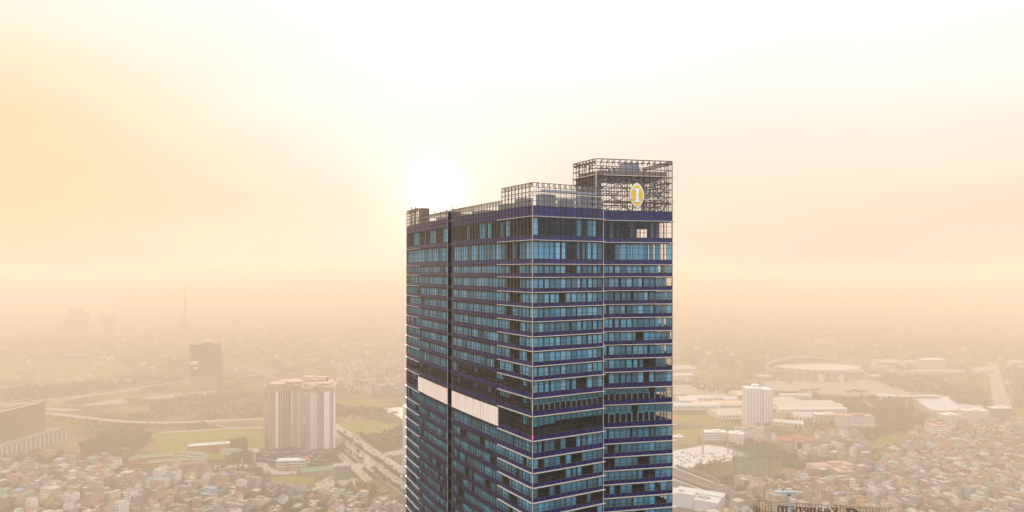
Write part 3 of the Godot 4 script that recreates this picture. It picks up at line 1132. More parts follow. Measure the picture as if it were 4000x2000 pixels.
	put("cooling_unit", cool, grey, tower)
	for dx in [-1.9, 0.0, 1.9]:
		var s := Shape.new()
		s.box(Vector3(36.0 + dx, EYE + 29.6, -203.0 - dx * 0.2), Vector3(0.35, 0.9, 0.35))
		put("unit_leg", s, steel, tower)
	for q in [[29.6, -201.0, 1.0, 1.5], [31.0, -201.6, 1.2, 2.0]]:
		var s := Shape.new()
		s.box(Vector3(q[0], EYE + 29.2 + q[3] * 0.5, q[1]), Vector3(q[2], q[3], 1.2))
		put("cooling_unit", s, steel, tower)
	# the cross-braced nest of steel at the right end
	for i in 7:
		var s := Shape.new()
		var x := 40.0 + i * 1.15
		s.box(Vector3(x, EYE + 23.0, -202.5 - i * 0.25 - (i % 3) * 2.2), Vector3(0.3, 10.6, 0.3))
		put("crown_column", s, steel, tower)
	for i in 9:
		var s := Shape.new()
		var y := 18.2 + (i % 5) * 1.9
		var z := -202.8 - (i / 5) * 3.5
		s.bar(Vector3(39.5, EYE + y, z), Vector3(46.8, EYE + y + (1.9 if i % 2 else -0.6), z - 1.6), 0.22, 0.3)
		put("brace", s, steel, tower)


# lens-shaped gold plate, white rim, white serif letter
func emblem(n: Vector2) -> void:
	var at := Vector3(37.4, EYE + 22.4, -196.98)
	var t := face_turn(n)
	var sign_thing := thing("emblem_sign", "gold almond-shaped emblem with white rim and letter I on the tower crown", "sign", at)
	sign_thing.basis = t
	var hw := 2.28
	var hh := 3.75
	var r := (hw * hw + hh * hh) / (2.0 * hw)
	var ring := func(f: float) -> PackedVector2Array:
		var p := PackedVector2Array()
		var a := asin(hh / r)
		for i in 25:
			var u := -a + 2.0 * a * i / 24.0
			p.append(Vector2(r * cos(u) - (r - hw), r * sin(u)) * f)
		for i in range(1, 24):
			var u := -a + 2.0 * a * i / 24.0
			p.append(-Vector2(r * cos(u) - (r - hw), r * sin(u)) * f)
		return p
	var add := func(called: String, p: PackedVector2Array, z0: float, z1: float, m: Material) -> void:
		var s := Shape.new()
		var k := Geometry2D.triangulate_polygon(p)
		for i in range(0, k.size(), 3):
			s.tri(Vector3(p[k[i]].x, p[k[i]].y, z1), Vector3(p[k[i + 1]].x, p[k[i + 1]].y, z1), Vector3(p[k[i + 2]].x, p[k[i + 2]].y, z1), Vector3.BACK)
		var cw := Geometry2D.is_polygon_clockwise(p)
		for i in p.size():
			var a := p[i]
			var b := p[(i + 1) % p.size()]
			var o := Vector3(b.y - a.y, a.x - b.x, 0).normalized() * (-1.0 if cw else 1.0)
			s.quad(Vector3(a.x, a.y, z0), Vector3(b.x, b.y, z0), Vector3(b.x, b.y, z1), Vector3(a.x, a.y, z1), o)
		var mi := MeshInstance3D.new()
		mi.name = called
		mi.mesh = s.mesh()
		mi.material_override = m
		sign_thing.add_child(mi, true)
	var gold := mat("emblem_gold", 0.78, 0.50, 0.05, 0.45)
	var white := mat("emblem_white", 0.88, 0.88, 0.92, 0.4)
	add.call("back_plate", ring.call(1.04), -0.75, -0.3, gold)
	add.call("rim", ring.call(0.985), -0.35, -0.12, white)
	add.call("plate", ring.call(0.86), -0.2, 0.0, gold)
	var half := [Vector2(0.95, -1.98), Vector2(0.95, -1.86), Vector2(0.55, -1.62), Vector2(0.36, -1.2), Vector2(0.33, 0), Vector2(0.36, 1.2), Vector2(0.55, 1.62), Vector2(0.95, 1.86), Vector2(0.95, 1.98)]
	var letter := PackedVector2Array()
	for p in half:
		letter.append(p)
	for i in range(half.size() - 1, -1, -1):
		letter.append(Vector2(-half[i].x, half[i].y))
	add.call("letter", letter, -0.1, 0.14, white)


# ---- big buildings in the haze ----
# a slab block: wall, per side a grid of windows, floor bands, roof with plant
# sides: which of front(+z), right, back, left get windows; win = [bay, window width share, height share]
func block(called: String, label: String, category: String, at: Vector3, size: Vector3, yaw: float, storeys: int, bay: float, wall: Material, glass: Material, opts := {}) -> Node3D:
	var t := thing(called, label, category, at, opts.get("group", ""))
	t.rotation.y = yaw
	if size.x < 100:
		stands(at, maxf(size.x, size.z) * 0.45)
	var s := Shape.new()
	s.box(Vector3(0, size.y * 0.5, 0), size)
	var shell := _local("wall", s, wall, t)
	var fh := size.y / storeys
	for side in 4:
		var turn := Basis(Vector3.UP, PI * 0.5 * side)
		var w := size.x if side % 2 == 0 else size.z
		var d := size.z if side % 2 == 0 else size.x
		var n := maxi(1, int(w / bay))
		s = Shape.new()
		for f in storeys:
			for k in n:
				if opts.get("blank_every", 0) and k % int(opts.blank_every) == int(opts.blank_every) - 1:
					continue
				s.box(turn * Vector3((k + 0.5) * w / n - w * 0.5, (f + 0.55) * fh, d * 0.5 + 0.02), Vector3(w / n * opts.get("ww", 0.55), fh * opts.get("wh", 0.5), 0.12), turn)
		_local("window", s, glass, shell, true)
		if opts.get("bands", true):
			s = Shape.new()
			for f in range(1, storeys + 1):
				s.box(turn * Vector3(0, f * fh - 0.12, d * 0.5 + 0.15), Vector3(w + 0.3, 0.35, 0.5), turn)
			_local("floor_band", s, opts.get("trim", wall), shell, true)
	s = Shape.new()
	if opts.get("pitched", 0.0) > 0.0:
		s.gable(Vector3(0, size.y, 0), size.z + 1.6, size.x + 1.6, opts.pitched, opts.get("hip", 0.0), Basis(Vector3.UP, PI * 0.5))
	else:
		for side in 4:
			var turn := Basis(Vector3.UP, PI * 0.5 * side)
			var w := size.x if side % 2 == 0 else size.z
			var d := size.z if side % 2 == 0 else size.x
			s.box(turn * Vector3(0, size.y + 0.5, d * 0.5 - 0.2), Vector3(w + 0.05, 1.3, 0.5), turn)
		s.box(Vector3(0, size.y + 0.06, 0), Vector3(size.x - 0.8, 0.1, size.z - 0.8))
		if opts.get("plant", true):
			s.box(Vector3(size.x * 0.1, size.y + 1.8, 0), Vector3(size.x * 0.3, 3.6, size.z * 0.4))
	_local("roof", s, opts.get("roof", wall), t)
	return t


func _local(called: String, s: Shape, m: Material, parent: Node3D, stuff := false) -> MeshInstance3D:
	var o := share(called, s.mesh(), m, parent)
	if stuff:
		o.set_meta("kind", "stuff")
	return o


func left_blocks() -> void:
	var dark_glass := mat("dark_window", 0.03, 0.035, 0.04, 0.15)
	var pale := mat("pale_render", 0.84, 0.78, 0.70, 0.85)
	var tan := mat("tan_render", 0.60, 0.46, 0.34, 0.85)
	var grey := mat("grey_concrete", 0.34, 0.31, 0.27, 0.9)
	var ochre := mat("ochre_render", 0.58, 0.34, 0.12, 0.85)
	var moss := mat("moss_tin", 0.20, 0.22, 0.12, 0.7)
	apartment_cluster()
	# dark high-rise under cladding, with two white boards
	var p := spot(805, 1518)
	var t := block("dark_highrise", "dark flat-topped high-rise with pale lower floors standing alone beyond fields", "high-rise", p, Vector3(66, 117, 44), 0.12, 34, 3.6, mat("umber_cladding", 0.26, 0.20, 0.14, 0.7), dark_glass, {"ww": 0.7, "wh": 0.7, "bands": false})
	var s := Shape.new()
	for f in 10:
		s.box(Vector3(0, 2.0 + f * 3.6, 22.3), Vector3(66, 1.6, 0.5))
	for k in 16:
		s.box(Vector3(-32 + k * 4.27, 18, 22.4), Vector3(0.9, 36, 0.6))
	_local("pale_frame", s, mat("sand_trim", 0.42, 0.36, 0.27, 0.8), t, true)
	for b in [[-21.5, 71, 18, 9], [-19, 57, 9, 6]]:
		s = Shape.new()
		s.box(Vector3(b[0], b[1], 22.4), Vector3(b[2], b[3], 0.6))
		_local("white_board", s, mat("white_board", 0.8, 0.76, 0.7, 0.7), t)
	s = Shape.new()
	s.box(Vector3(-2, 132, 0), Vector3(1.2, 22, 1.2))
	s.box(Vector3(8, 125, 4), Vector3(30, 5, 14))
	s.bar(Vector3(-8, 130, 0), Vector3(4, 140, 0), 0.7, 0.7)
	_local("roof_mast", s, tan, t)
	# long office slab on a colonnade at the picture's edge
	var q := Vector3(-872, 0, -1135)
	t = block("office_slab", "long gridded office slab on a pale colonnaded base", "office building", q, Vector3(118, 72, 46), PI * 0.5 - 0.12, 17, 3.0, mat("sand_stone", 0.27, 0.22, 0.155, 0.85), dark_glass, {"ww": 0.62, "wh": 0.62, "trim": mat("sand_trim", 0.42, 0.36, 0.27, 0.8), "plant": true})
	t = block("office_podium", "low colonnaded base wing in front of the gridded office slab", "office building", q + Vector3(14, 0, 8), Vector3(170, 21, 62), PI * 0.5 - 0.12, 4, 3.1, mat("sand_stone", 0, 0, 0), mat("grey_window", 0.20, 0.21, 0.23, 0.3), {"ww": 0.6, "wh": 0.6, "trim": mat("sand_stone", 0, 0, 0), "plant": false})
	s = Shape.new()
	for k in 19:
		for side in [1, -1]:
			s.box(Vector3(-85 + k * 9.4, 10.5, 31.5 * side), Vector3(1.3, 21, 1.2))
	_local("column", s, pale, t, true)
	# school wings with mossy roofs
	var list := [[590, 1812, 62, 12, 0.30, ochre, moss, "ochre school wing under a mossy ridge roof, nearest the dense houses"],
		[662, 1822, 60, 9, 0.30, ochre, moss, "low ochre school wing, middle one of the three parallel mossy roofs"],
		[753, 1798, 48, 12, -0.30, pale, moss, "pale school wing turned across the end of the two ochre wings"],
		[815, 1765, 64, 13, 0.30, mat("orange_render", 0.60, 0.26, 0.10, 0.85), mat("pale_tin", 0.6, 0.55, 0.48, 0.5), "orange three-storey school with arcades beside the green meadow"],
		[905, 1775, 36, 8, -0.28, pale, moss, "short pale hall joined to the end of the orange school"]]
	for b in list:
		var c := spot(b[0], b[1])
		block("school_wing", b[7], "school", c, Vector3(b[2], b[3], 12), b[4], 3, 4.0, b[5], dark_glass, {"pitched": 3.0, "hip": 4.0, "roof": b[6], "ww": 0.6, "wh": 0.55, "group": "school wings by the meadow"})
	t = block("road_house", "long white two-storey house with orange gate in front of the apartment podium", "building", spot(1138, 1828), Vector3(44, 13, 14), 0.12, 3, 4.0, mat("white_render", 0.7, 0.66, 0.6, 0.8), dark_glass, {"ww": 0.6, "wh": 0.6, "plant": false, "roof": pale})
	s = Shape.new()
	s.box(Vector3(-4, 5, 7.4), Vector3(5, 10, 0.8))
	_local("orange_gate", s, mat("orange_render", 0, 0, 0), t)
	block("hipped_annex", "white annex with red hipped roof at the end of the road house", "building", spot(1190, 1822), Vector3(14, 12, 14), 0.12, 3, 4.0, mat("white_render", 0, 0, 0), dark_glass, {"pitched": 4.0, "hip": 6.0, "roof": mat("red_tile", 0.40, 0.12, 0.06, 0.85)})
	# concrete frame wrapped in green net
	var c := spot(1335, 1868)
	t = thing("building_frame", "bare concrete frame half wrapped in green net beside the avenue", "construction", c)
	t.rotation.y = 0.25
	s = Shape.new()
	for f in 6:
		s.box(Vector3(0, f * 4.0 + 0.2, 0), Vector3(26, 0.4, 18))
	_local("slab", s, grey, t, true)
	s = Shape.new()
	for i in 5:
		for k in 4:
			s.box(Vector3(-12 + i * 6.0, 11, -8 + k * 5.3), Vector3(0.7, 24, 0.7))
	_local("column", s, grey, t, true)
	var net := mat("green_net", 0.12, 0.30, 0.16, 0.9)
	net.albedo_color.a = 0.55
	net.transparency = BaseMaterial3D.TRANSPARENCY_ALPHA
	s = Shape.new()
	s.box(Vector3(13.4, 10, 0), Vector3(0.1, 20, 19))
	s.box(Vector3(3.4, 6, 9.4), Vector3(19, 12, 0.1))
	_local("net", s, net, t)
	t = thing("net_shed", "low shed under green shade net next to the concrete frame", "shed", spot(1245, 1848))
	t.rotation.y = 0.3
	s = Shape.new()
	s.gable(Vector3(0, 6, 0), 22, 50, 4, 0, Basis(Vector3.UP, PI * 0.5))
	_local("roof", s, mat("net_roof", 0.16, 0.22, 0.12, 0.8), t)
	s = Shape.new()
	s.box(Vector3(0, 3, 0), Vector3(48, 6, 20))
	_local("wall", s, grey, t)
	# slim pale high-rise half hidden by the glass tower
	var ph := Vector3(-153.0, 0, -1004)
	block("slim_highrise", "slim pale high-rise half hidden by the edge of the glass tower", "high-rise", ph, Vector3(24, 104, 22), 0.05, 32, 3.0, pale, dark_glass, {"ww": 0.5})
	# lattice broadcasting mast, far off
	p = spot(724, 1312)
	t = thing("broadcast_mast", "thin tapering lattice broadcasting mast faint in the haze", "mast", p)
	s = Shape.new()
	var steel := mat("mast_red", 0.20, 0.11, 0.07, 0.7)
	var prev := 17.0
	for f in 12:
		var y0 := f * 12.0
		var r0 := 17.0 * pow(1.0 - f / 13.0, 1.25) + 2.0
		var r1 := 17.0 * pow(1.0 - (f + 1) / 13.0, 1.25) + 2.0
		for k in 4:
			var a := Vector3(cos(PI * 0.5 * k + 0.6), 0, sin(PI * 0.5 * k + 0.6))
			var b := Vector3(cos(PI * 0.5 * (k + 1) + 0.6), 0, sin(PI * 0.5 * (k + 1) + 0.6))
			s.bar(a * r0 + Vector3(0, y0, 0), a * r1 + Vector3(0, y0 + 12, 0), 1.5, 1.5)
			s.bar(a * r0 + Vector3(0, y0, 0), b * r1 + Vector3(0, y0 + 12, 0), 0.9, 0.9)
			s.bar(a * r1 + Vector3(0, y0 + 12, 0), b * r1 + Vector3(0, y0 + 12, 0), 0.9, 0.9)
	_local("lattice_shaft", s, steel, t)
	s = Shape.new()
	s.tube(Vector3(0, 143, 0), Vector3(0, 146, 0), 5.5, 5.5, 10)
	s.tube(Vector3(0, 112, 0), Vector3(0, 116, 0), 7.0, 7.0, 10)
	_local("platform", s, steel, t)
	s = Shape.new()
	s.tube(Vector3(0, 144, 0), Vector3(0, 190, 0), 2.6, 1.8, 8)
	s.tube(Vector3(0, 190, 0), Vector3(0, 234, 0), 1.2, 0.6, 8)
	_local("antenna", s, steel, t)
	# far blocks, little more than shadows
	for b in [[297, 1302, 54, 118, "tall stepped far block"], [276, 1305, 60, 78, "lower far block joined to the stepped one"], [333, 1300, 26, 104, "slim far block close to the stepped one"], [425, 1300, 64, 86, "single square far block"], [1340, 1452, 40, 16, "pale far block among low houses"], [1510, 1530, 44, 18, "wide pale far block near the glass tower"], [1430, 1515, 24, 20, "narrow pale far block among the low houses"], [200, 1398, 60, 22, "pair of pale halls among far fields"], [300, 1400, 90, 12, "long low hall among far fields"]]:
		block("far_block", b[4] + ", faint in the haze", "building", spot(b[0], b[1]), Vector3(b[2], b[3], 34), rng.randf_range(-0.3, 0.3), int(b[3] / 3.6), 5.0, grey, dark_glass, {"group": "far blocks in the haze"})


func apartment_cluster() -> void:
	var at := Vector3(-353, 0, -1110)
	var t := thing("apartment_cluster", "broad pale and brown apartment block with zigzag front and brown stepped roof", "apartment block", at)
	var tan := mat("tan_render", 0, 0, 0)
	var pale := mat("pale_render", 0, 0, 0)
	var umber := mat("umber_render", 0.56, 0.41, 0.30, 0.85)
	var dark := mat("dark_window", 0, 0, 0)
	var mirror := mat("mirror_glass", 0.65, 0.66, 0.68, 0.06, 0.85)
	var k := 0.1318
	# front outline: [place along, set back, what the stretch up to the next point is]
	var f := [[90, 34, "umber"], [130, 22, "mirror"], [200, 21, "umber"], [235, 17, "umber"], [265, 19, "pale"], [295, 21, "bays"], [340, 27, "bays"], [385, 35, "umber"], [430, 38, "palebays"], [470, 38, "bays"], [528, 28, "palebays"], [566, 26, "umber"], [588, 26, "pale"], [606, 25, "umber"], [625, 3, "mirror"], [692, 0, "umber"], [722, 4, "palebays"], [788, 20, "greybays"], [872, 20, "pale"], [945, 17, "umber"], [980, 24, "pale"], [997, 27, "umber"]]
	var plan := PackedVector2Array()
	for p in f:
		plan.append(Vector2((p[0] - 545) * k, 36 - p[1] * 0.72))
	plan.append(Vector2(41, -56))
	plan.append(Vector2(20, -62))
	plan.append(Vector2(-20, -50))
	plan.append(Vector2(-56, -40))
	var base := 16.0
	var top := 113.0
	var s := Shape.new()
	s.prism(plan, base, top)
	_local("tower_wall", s, tan, t)
	for i in f.size() - 1:
		var a := plan[i]
		var b := plan[i + 1]
		var dir := (b - a).normalized()
		var n := Vector2(-dir.y, dir.x)
		var turn := face_turn(n)
		var w := a.distance_to(b)
		var m2 := (a + b) * 0.5
		var kind: String = f[i][2]
		var m: Material = {"umber": umber, "mirror": mirror, "pale": pale, "bays": tan, "palebays": pale, "greybays": mat("grey_render", 0.40, 0.37, 0.36, 0.85)}[kind]
		s = Shape.new()
		s.box(v3(m2 + n * 0.25, (base + top - 3.0) * 0.5), Vector3(w - 0.05, top - base - 3.0, 0.5), turn)
		_local("facade_strip", s, m, t)
		if kind in ["bays", "palebays", "greybays", "umber"]:
			s = Shape.new()
			var bal := Shape.new()
			var cols := maxi(1, int(w / 3.2))
			for fl in 31:
				for c in cols:
					var q := a.lerp(b, (c + 0.5) / cols)
					s.box(v3(q + n * 0.52, base + 1.9 + fl * 3.05), Vector3(w / cols * 0.5, 1.7, 0.12), turn)
					if kind != "greybays":
						bal.box(v3(a.lerp(b, (c + 0.5) / cols) + n * 0.9, base + 0.75 + fl * 3.05), Vector3(w / cols * 0.62, 0.9, 0.9), turn)
			_local("window", s, dark, t, true)
			if kind != "greybays":
				_local("balcony", bal, pale if kind == "palebays" else umber, t, true)
		# open brown crown above
		s = Shape.new()
		for y in [113.3, 116.2, 119.4]:
			s.box(v3(m2 + n * 0.3, y), Vector3(w + 0.6, 0.9, 2.4), turn)
		var posts := maxi(1, int(w / 3.0))
		for c in posts:
			s.box(v3(a.lerp(b, (c + 0.5) / posts) + n * 0.2, 116.2), Vector3(0.9, 6, 0.9), turn)
		_local("crown_frame", s, umber, t, true)
	var inner := PackedVector2Array()
	for p in plan:
		inner.append(p * 0.95 + Vector2(0, -0.4))
	s = Shape.new()
	s.prism(inner, 113.2, 117.0)
	var brown := mat("crown_brown", 0.44, 0.30, 0.21, 0.85)
	_local("roof", s, brown, t)
	for b in [[-38, 2, 26, 3.5, 26], [-12, -14, 34, 5, 34], [16, -24, 36, 7, 28], [14, 2, 26, 3.5, 26], [36, 2, 26, 4, 22], [-30, -22, 28, 4, 20], [3, -30, 18, 9, 16], [26, -28, 16, 9, 14], [24, 18, 14, 3, 12], [-45, 12, 12, 2.5, 10]]:
		s = Shape.new()
		s.box(Vector3(b[0], 117 + b[3] * 0.5, b[1]), Vector3(b[2], b[3], b[4]))
		s.box(Vector3(b[0], 117.4 + b[3], b[1]), Vector3(b[2] + 1.5, 0.8, b[4] + 1.5))
		_local("roof_house", s, brown, t)
	# dark podium
	var pod := Shape.new()
	pod.box(Vector3(0, 7.6, -2), Vector3(120, 15.2, 98))
	_local("podium", pod, mat("podium_dark", 0.045, 0.04, 0.032, 0.5), t)
	s = Shape.new()
	for i in 26:
		s.box(Vector3(rng.randf_range(-54, 54), rng.randf_range(2, 13.5), 47.3), Vector3(rng.randf_range(3, 11), rng.randf_range(0.8, 2.0), 0.5))
	for i in 8:
		s.box(Vector3(rng.randf_range(-50, 50), 15.5, rng.randf_range(36, 45)), Vector3(8, 0.6, 3))
	_local("podium_panel", s, mat("podium_pale", 0.45, 0.43, 0.40, 0.5), t, true)


func right_blocks() -> void:
	var dark := mat("dark_window", 0, 0, 0)
	var white := mat("white_wall", 0.74, 0.73, 0.72, 0.8)
	var pale := mat("pale_render", 0, 0, 0)
	var soft := mat("grey_window", 0.20, 0.21, 0.23, 0.3)
	# white point block with a red recess
	var c := spot(2962, 1676)
	var t := thing("white_point_block", "slender white tower block with a dull red stripe down its middle", "apartment block", c)
	for b in [[-12.5, 30, 82, 0.0], [14.5, 21, 79, 0.0]]:
		var s := Shape.new()
		s.box(Vector3(b[0], b[2] * 0.5, 0 if b[0] < 0 else -3), Vector3(b[1], b[2], 26))
		_local("wall", s, white, t)
		s = Shape.new()
		var bal := Shape.new()
		var n := 5 if b[0] < 0 else 4
		for f in 25:
			for k in n:
				var x: float = b[0] - b[1] * 0.5 + (k + 0.5) * b[1] / n
				s.box(Vector3(x, 2.0 + f * 3.15, 13.05 if b[0] < 0 else 10.05), Vector3(b[1] / n * 0.42, 1.7, 0.12))
			for k in 4:
				s.box(Vector3(b[0] + b[1] * 0.5 * signf(b[0]), 2.0 + f * 3.15, -9 + k * 6.0), Vector3(0.15, 1.7, 2.4))
			bal.box(Vector3(b[0] - 4, 0.5 + f * 3.15, 13.4 if b[0] < 0 else 10.4), Vector3(b[1] * 0.4, 0.9, 0.9))
		_local("window", s, soft, t, true)
		_local("balcony", bal, white, t, true)
	var m := Shape.new()
	m.box(Vector3(3.4, 40, 0.5), Vector3(2.6, 80, 20))
	_local("red_stripe", m, mat("dull_red", 0.42, 0.17, 0.10, 0.85), t)
	m = Shape.new()
	m.box(Vector3(-6, 84.2, -2), Vector3(12, 4.4, 10))
	m.box(Vector3(-6, 86.8, -2), Vector3(14, 0.6, 12))
	_local("roof_house", m, white, t)
	stadium()
	# the white hall with hollow-curved roof
	hall()
	# sheds and works with pale roofs: [px, py, width, depth, height, yaw, tone, label]
	var roofs := [mat("shed_white", 0.62, 0.58, 0.52, 0.5), mat("shed_cream", 0.54, 0.45, 0.34, 0.6), mat("shed_grey", 0.48, 0.46, 0.42, 0.6), mat("shed_peach", 0.68, 0.45, 0.30, 0.6)]
	var sheds := [[2658, 1449, 80, 60, 12, 0.05, 2, "grey long shed on the far side of the brown pitch"], [2655, 1478, 70, 32, 12, 0.05, 0, "white long shed just below the grey one by the brown pitch"],
		[2682, 1572, 42, 50, 10, 0.0, 0, "squarish white shed, leftmost below the palm circle"], [2730, 1565, 52, 44, 10, 0.02, 0, "ridged white shed beside the squarish one"], [2790, 1562, 60, 40, 9, 0.03, 2, "grey-green shed between white and peach sheds"],
		[2708, 1596, 110, 30, 10, 0.03, 0, "broad white shed on the front side of the works"], [2808, 1590, 122, 44, 10, 0.03, 3, "broad peach roofed shed beside the slanted lane"], [2848, 1573, 30, 20, 11, 0.0, 0, "small white gabled shed at the slanted lane"],
		[2842, 1624, 68, 62, 9, 0.12, 1, "cream shed by the meadow, in front of the peach one"], [2902, 1548, 50, 60, 9, 0.02, 3, "peach shed behind the white tower block"],
		[3060, 1575, 60, 60, 9, 0.1, 2, "grey works roof just beyond the white tower block"], [3140, 1592, 150, 70, 9, 0.08, 1, "widest cream factory roof with saw ridges"], [3105, 1553, 76, 10, 7, 0.0, 0, "thin white shed behind the cream factory"],
		[3170, 1610, 150, 14, 8, 0.03, 0, "long white strip roof along the cream factory"], [3075, 1660, 60, 20, 7, -0.4, 0, "slanted pair of white sheds below the tower block"], [3150, 1640, 52, 40, 12, -0.2, 2, "low house with grey lid roof by the white sheds"],
		[3455, 1558, 46, 26, 9, -0.1, 0, "small pale hall among trees near the curved hall"], [3780, 1600, 50, 36, 8, -0.4, 2, "grey annex roof behind the curved hall"], [3980, 1433, 60, 24, 18, 0.0, 0, "white barrel roof hall beside the far boulevard"],
		[3840, 1466, 46, 30, 22, 0.0, 2, "pale cube beside the far boulevard"], [3660, 1458, 160, 14, 8, 0.0, 1, "long thin cream roof behind the far meadow"], [3455, 1432, 70, 30, 20, 0.0, 2, "long bluish far hall, nearer the stadium"], [3560, 1434, 60, 30, 20, 0.0, 2, "long bluish far hall, next to the white bent block"]]
	for b in sheds:
		t = thing("shed", b[7], "shed", spot(b[0], b[1]), "pale roofed sheds and halls")
		t.rotation.y = b[5]
		stands(t.position, b[2] * 0.5)
		var s := Shape.new()
		s.box(Vector3(0, b[4] * 0.5, 0), Vector3(b[2], b[4], b[3]))
		_local("wall", s, pale, t)
		s = Shape.new()
		var ridges := maxi(1, int(b[3] / 26.0))
		for i in ridges:
			s.gable(Vector3(0, b[4], (i + 0.5) * b[3] / ridges - b[3] * 0.5), b[3] / ridges + 0.4, b[2] + 1.5, 3.2, 0.0, Basis(Vector3.UP, PI * 0.5))
		_local("roof", s, roofs[b[6]], t)
		s = Shape.new()
		for i in int(b[2] / 7.0):
			s.box(Vector3(-b[2] * 0.5 + 4 + i * 7.0, b[4] * 0.5, b[3] * 0.5 + 0.03), Vector3(3.2, b[4] * 0.4, 0.12))
		_local("window", s, dark, t, true)
	# other buildings: [px, py, w, h, d, yaw, storeys, wall, label, category]
	var pinkish := mat("pink_render", 0.62, 0.40, 0.32, 0.85)
	for b in [[2875, 1735, 26, 20, 20, -0.5, 6, pale, "pale walk-up block nearest the sandy building site", "apartment block"], [2925, 1712, 50, 19, 14, -0.15, 5, white, "white walk-up block behind the pale one near the building site", "apartment block"],
			[3640, 1446, 78, 34, 34, 0.2, 8, white, "white bent office block in the far greenery", "office building"], [3335, 1660, 70, 20, 26, -0.15, 5, white, "long white building with tall window bays behind the round trees", "office building"],
			[3225, 1650, 46, 17, 20, -0.15, 4, mat("cream_render", 0.62, 0.52, 0.34, 0.85), "cream house in front of the long white building", "building"], [3660, 1716, 30, 27, 26, 0.05, 7, pale, "tall pale block with reddish roof edge at the meadow's edge", "apartment block"],
			[3705, 1665, 34, 24, 20, 0.0, 6, pale, "pale block by the avenue of the curved hall", "apartment block"], [3800, 1660, 50, 30, 20, 0.0, 8, pale, "largest pale block among far roofs beside boulevard", "apartment block"], [3905, 1650, 40, 30, 20, 0.0, 8, mat("grey_render", 0.40, 0.37, 0.36, 0.85), "grey block at the near end of the boulevard", "apartment block"],
			[2790, 1720, 44, 16, 18, 0.0, 4, pale, "low beige block behind the orange cranes", "building"], [2648, 1738, 18, 15, 14, 0.0, 4, pinkish, "small pinkish house beside the glass tower and meadow", "building"], [3245, 1860, 66, 18, 22, 0.18, 5, white, "long cream row building with mansard roof above the dense roofs", "apartment block"], [3290, 1900, 26, 24, 26, 0.12, 7, mat("grey_render", 0, 0, 0), "tall grey blank-walled block near the reversed roof sign", "apartment block"]]:
		block("city_block", b[8], b[9], spot(b[0], b[1]), Vector3(b[2], b[3], b[4]), b[5], b[6], 3.6, b[7], dark, {"ww": 0.5, "wh": 0.5, "roof": mat("roof_salmon", 0.48, 0.30, 0.22, 0.8) if b[6] in [7, 5] else pale, "group": "larger blocks among the houses"})
	# school with red roof and porch
	t = block("red_roof_school", "pink school with red tiled roof and raised middle porch", "school", spot(3113, 1750), Vector3(62, 15, 16), -0.06, 3, 3.4, pinkish, dark, {"ww": 0.4, "wh": 0.55, "pitched": 5.0, "hip": 5.0, "roof": mat("red_tile", 0.40, 0.12, 0.06, 0.85)})
	var s := Shape.new()
	s.box(Vector3(0, 10, 2), Vector3(17, 20, 20))
	_local("porch_wall", s, pinkish, t)
	s = Shape.new()
	s.gable(Vector3(0, 20, 2), 22, 19, 5, 6, Basis(Vector3.UP, PI * 0.5))
	_local("porch_roof", s, mat("red_tile", 0, 0, 0), t)
	s = Shape.new()
	s.box(Vector3(0, 7, 12.05), Vector3(8, 12, 0.2))
	_local("porch_opening", s, dark, t)
	# terraced rows by the glass tower
	for r in [[[2640, 1862], [2800, 1925], 15.0, "terraced row with dark mansard roofs, nearer the trees", 14], [[2630, 1895], [2775, 1950], 11.0, "terraced row with rust roofs, nearer the white mall", 12]]:
		var a := spot(r[0][0], r[0][1])
		var e := spot(r[1][0], r[1][1])
		var mid := (a + e) * 0.5
		var n: int = r[4]
		t = thing("terraced_row", r[3], "terrace", mid, "terraced rows")
		t.rotation.y = atan2(-(e - a).z, (e - a).x)
		var len := a.distance_to(e)
		for i in 12:
			stands(a.lerp(e, i / 11.0), 7.0)
		var w := Shape.new()
		w.box(Vector3(0, r[2] * 0.5, 0), Vector3(len, r[2], 13))
		_local("wall", w, mat("row_cream", 0.50, 0.42, 0.32, 0.85), t)
		for i in n:
			var x := (i + 0.5) * len / n - len * 0.5
			var rf := Shape.new()
			rf.gable(Vector3(x, r[2], 0), 13.6, len / n - 0.3, 3.6, 0.6)
			rf.box(Vector3(x + 1, r[2] + 2.6, 2), Vector3(2.0, 2.6, 2.4))
			_local("roof", rf, mat("mansard_brown", 0.12, 0.085, 0.065, 0.8), t)
			var tank := Shape.new()
			tank.tube(Vector3(x - 1.6, r[2] + 3.6, -2), Vector3(x + 0.2, r[2] + 3.6, -2), 0.7, 0.7, 8)
			_local("water_tank", tank, mat("tank_steel", 0.75, 0.72, 0.68, 0.2, 0.9), t)
			var wi := Shape.new()
			for fl in 4:
				for k in 2:
					wi.box(Vector3(x - 1.6 + k * 3.2, 2 + fl * r[2] / 4.3, 6.55), Vector3(1.5, 1.8, 0.12))
			_local("window", wi, dark, t, true)
	# the white mall with a sunken yard
	t = thing("white_mall", "broad white flat roof with a sunken oval court next to the glass tower", "mall", spot(2700, 1975))
	t.rotation.y = -0.5
	stands(t.position, 52.0)
	s = Shape.new()
	s.box(Vector3(-26, 9, 4), Vector3(62, 18, 18))
	s.box(Vector3(8, 7, -18), Vector3(60, 14, 16))
	s.box(Vector3(22, 7, 6), Vector3(30, 14, 22))
	_local("wall", s, white, t)
	s = Shape.new()
	s.box(Vector3(-26, 18.3, 4), Vector3(64, 0.6, 20))
	s.box(Vector3(8, 14.3, -18), Vector3(62, 0.6, 17.5))
	s.box(Vector3(22, 14.3, 6), Vector3(31, 0.6, 23))
	_local("roof", s, mat("white_sand", 0, 0, 0), t)
	s = Shape.new()
	s.box(Vector3(-12, 18.7, 4), Vector3(6, 0.4, 6))
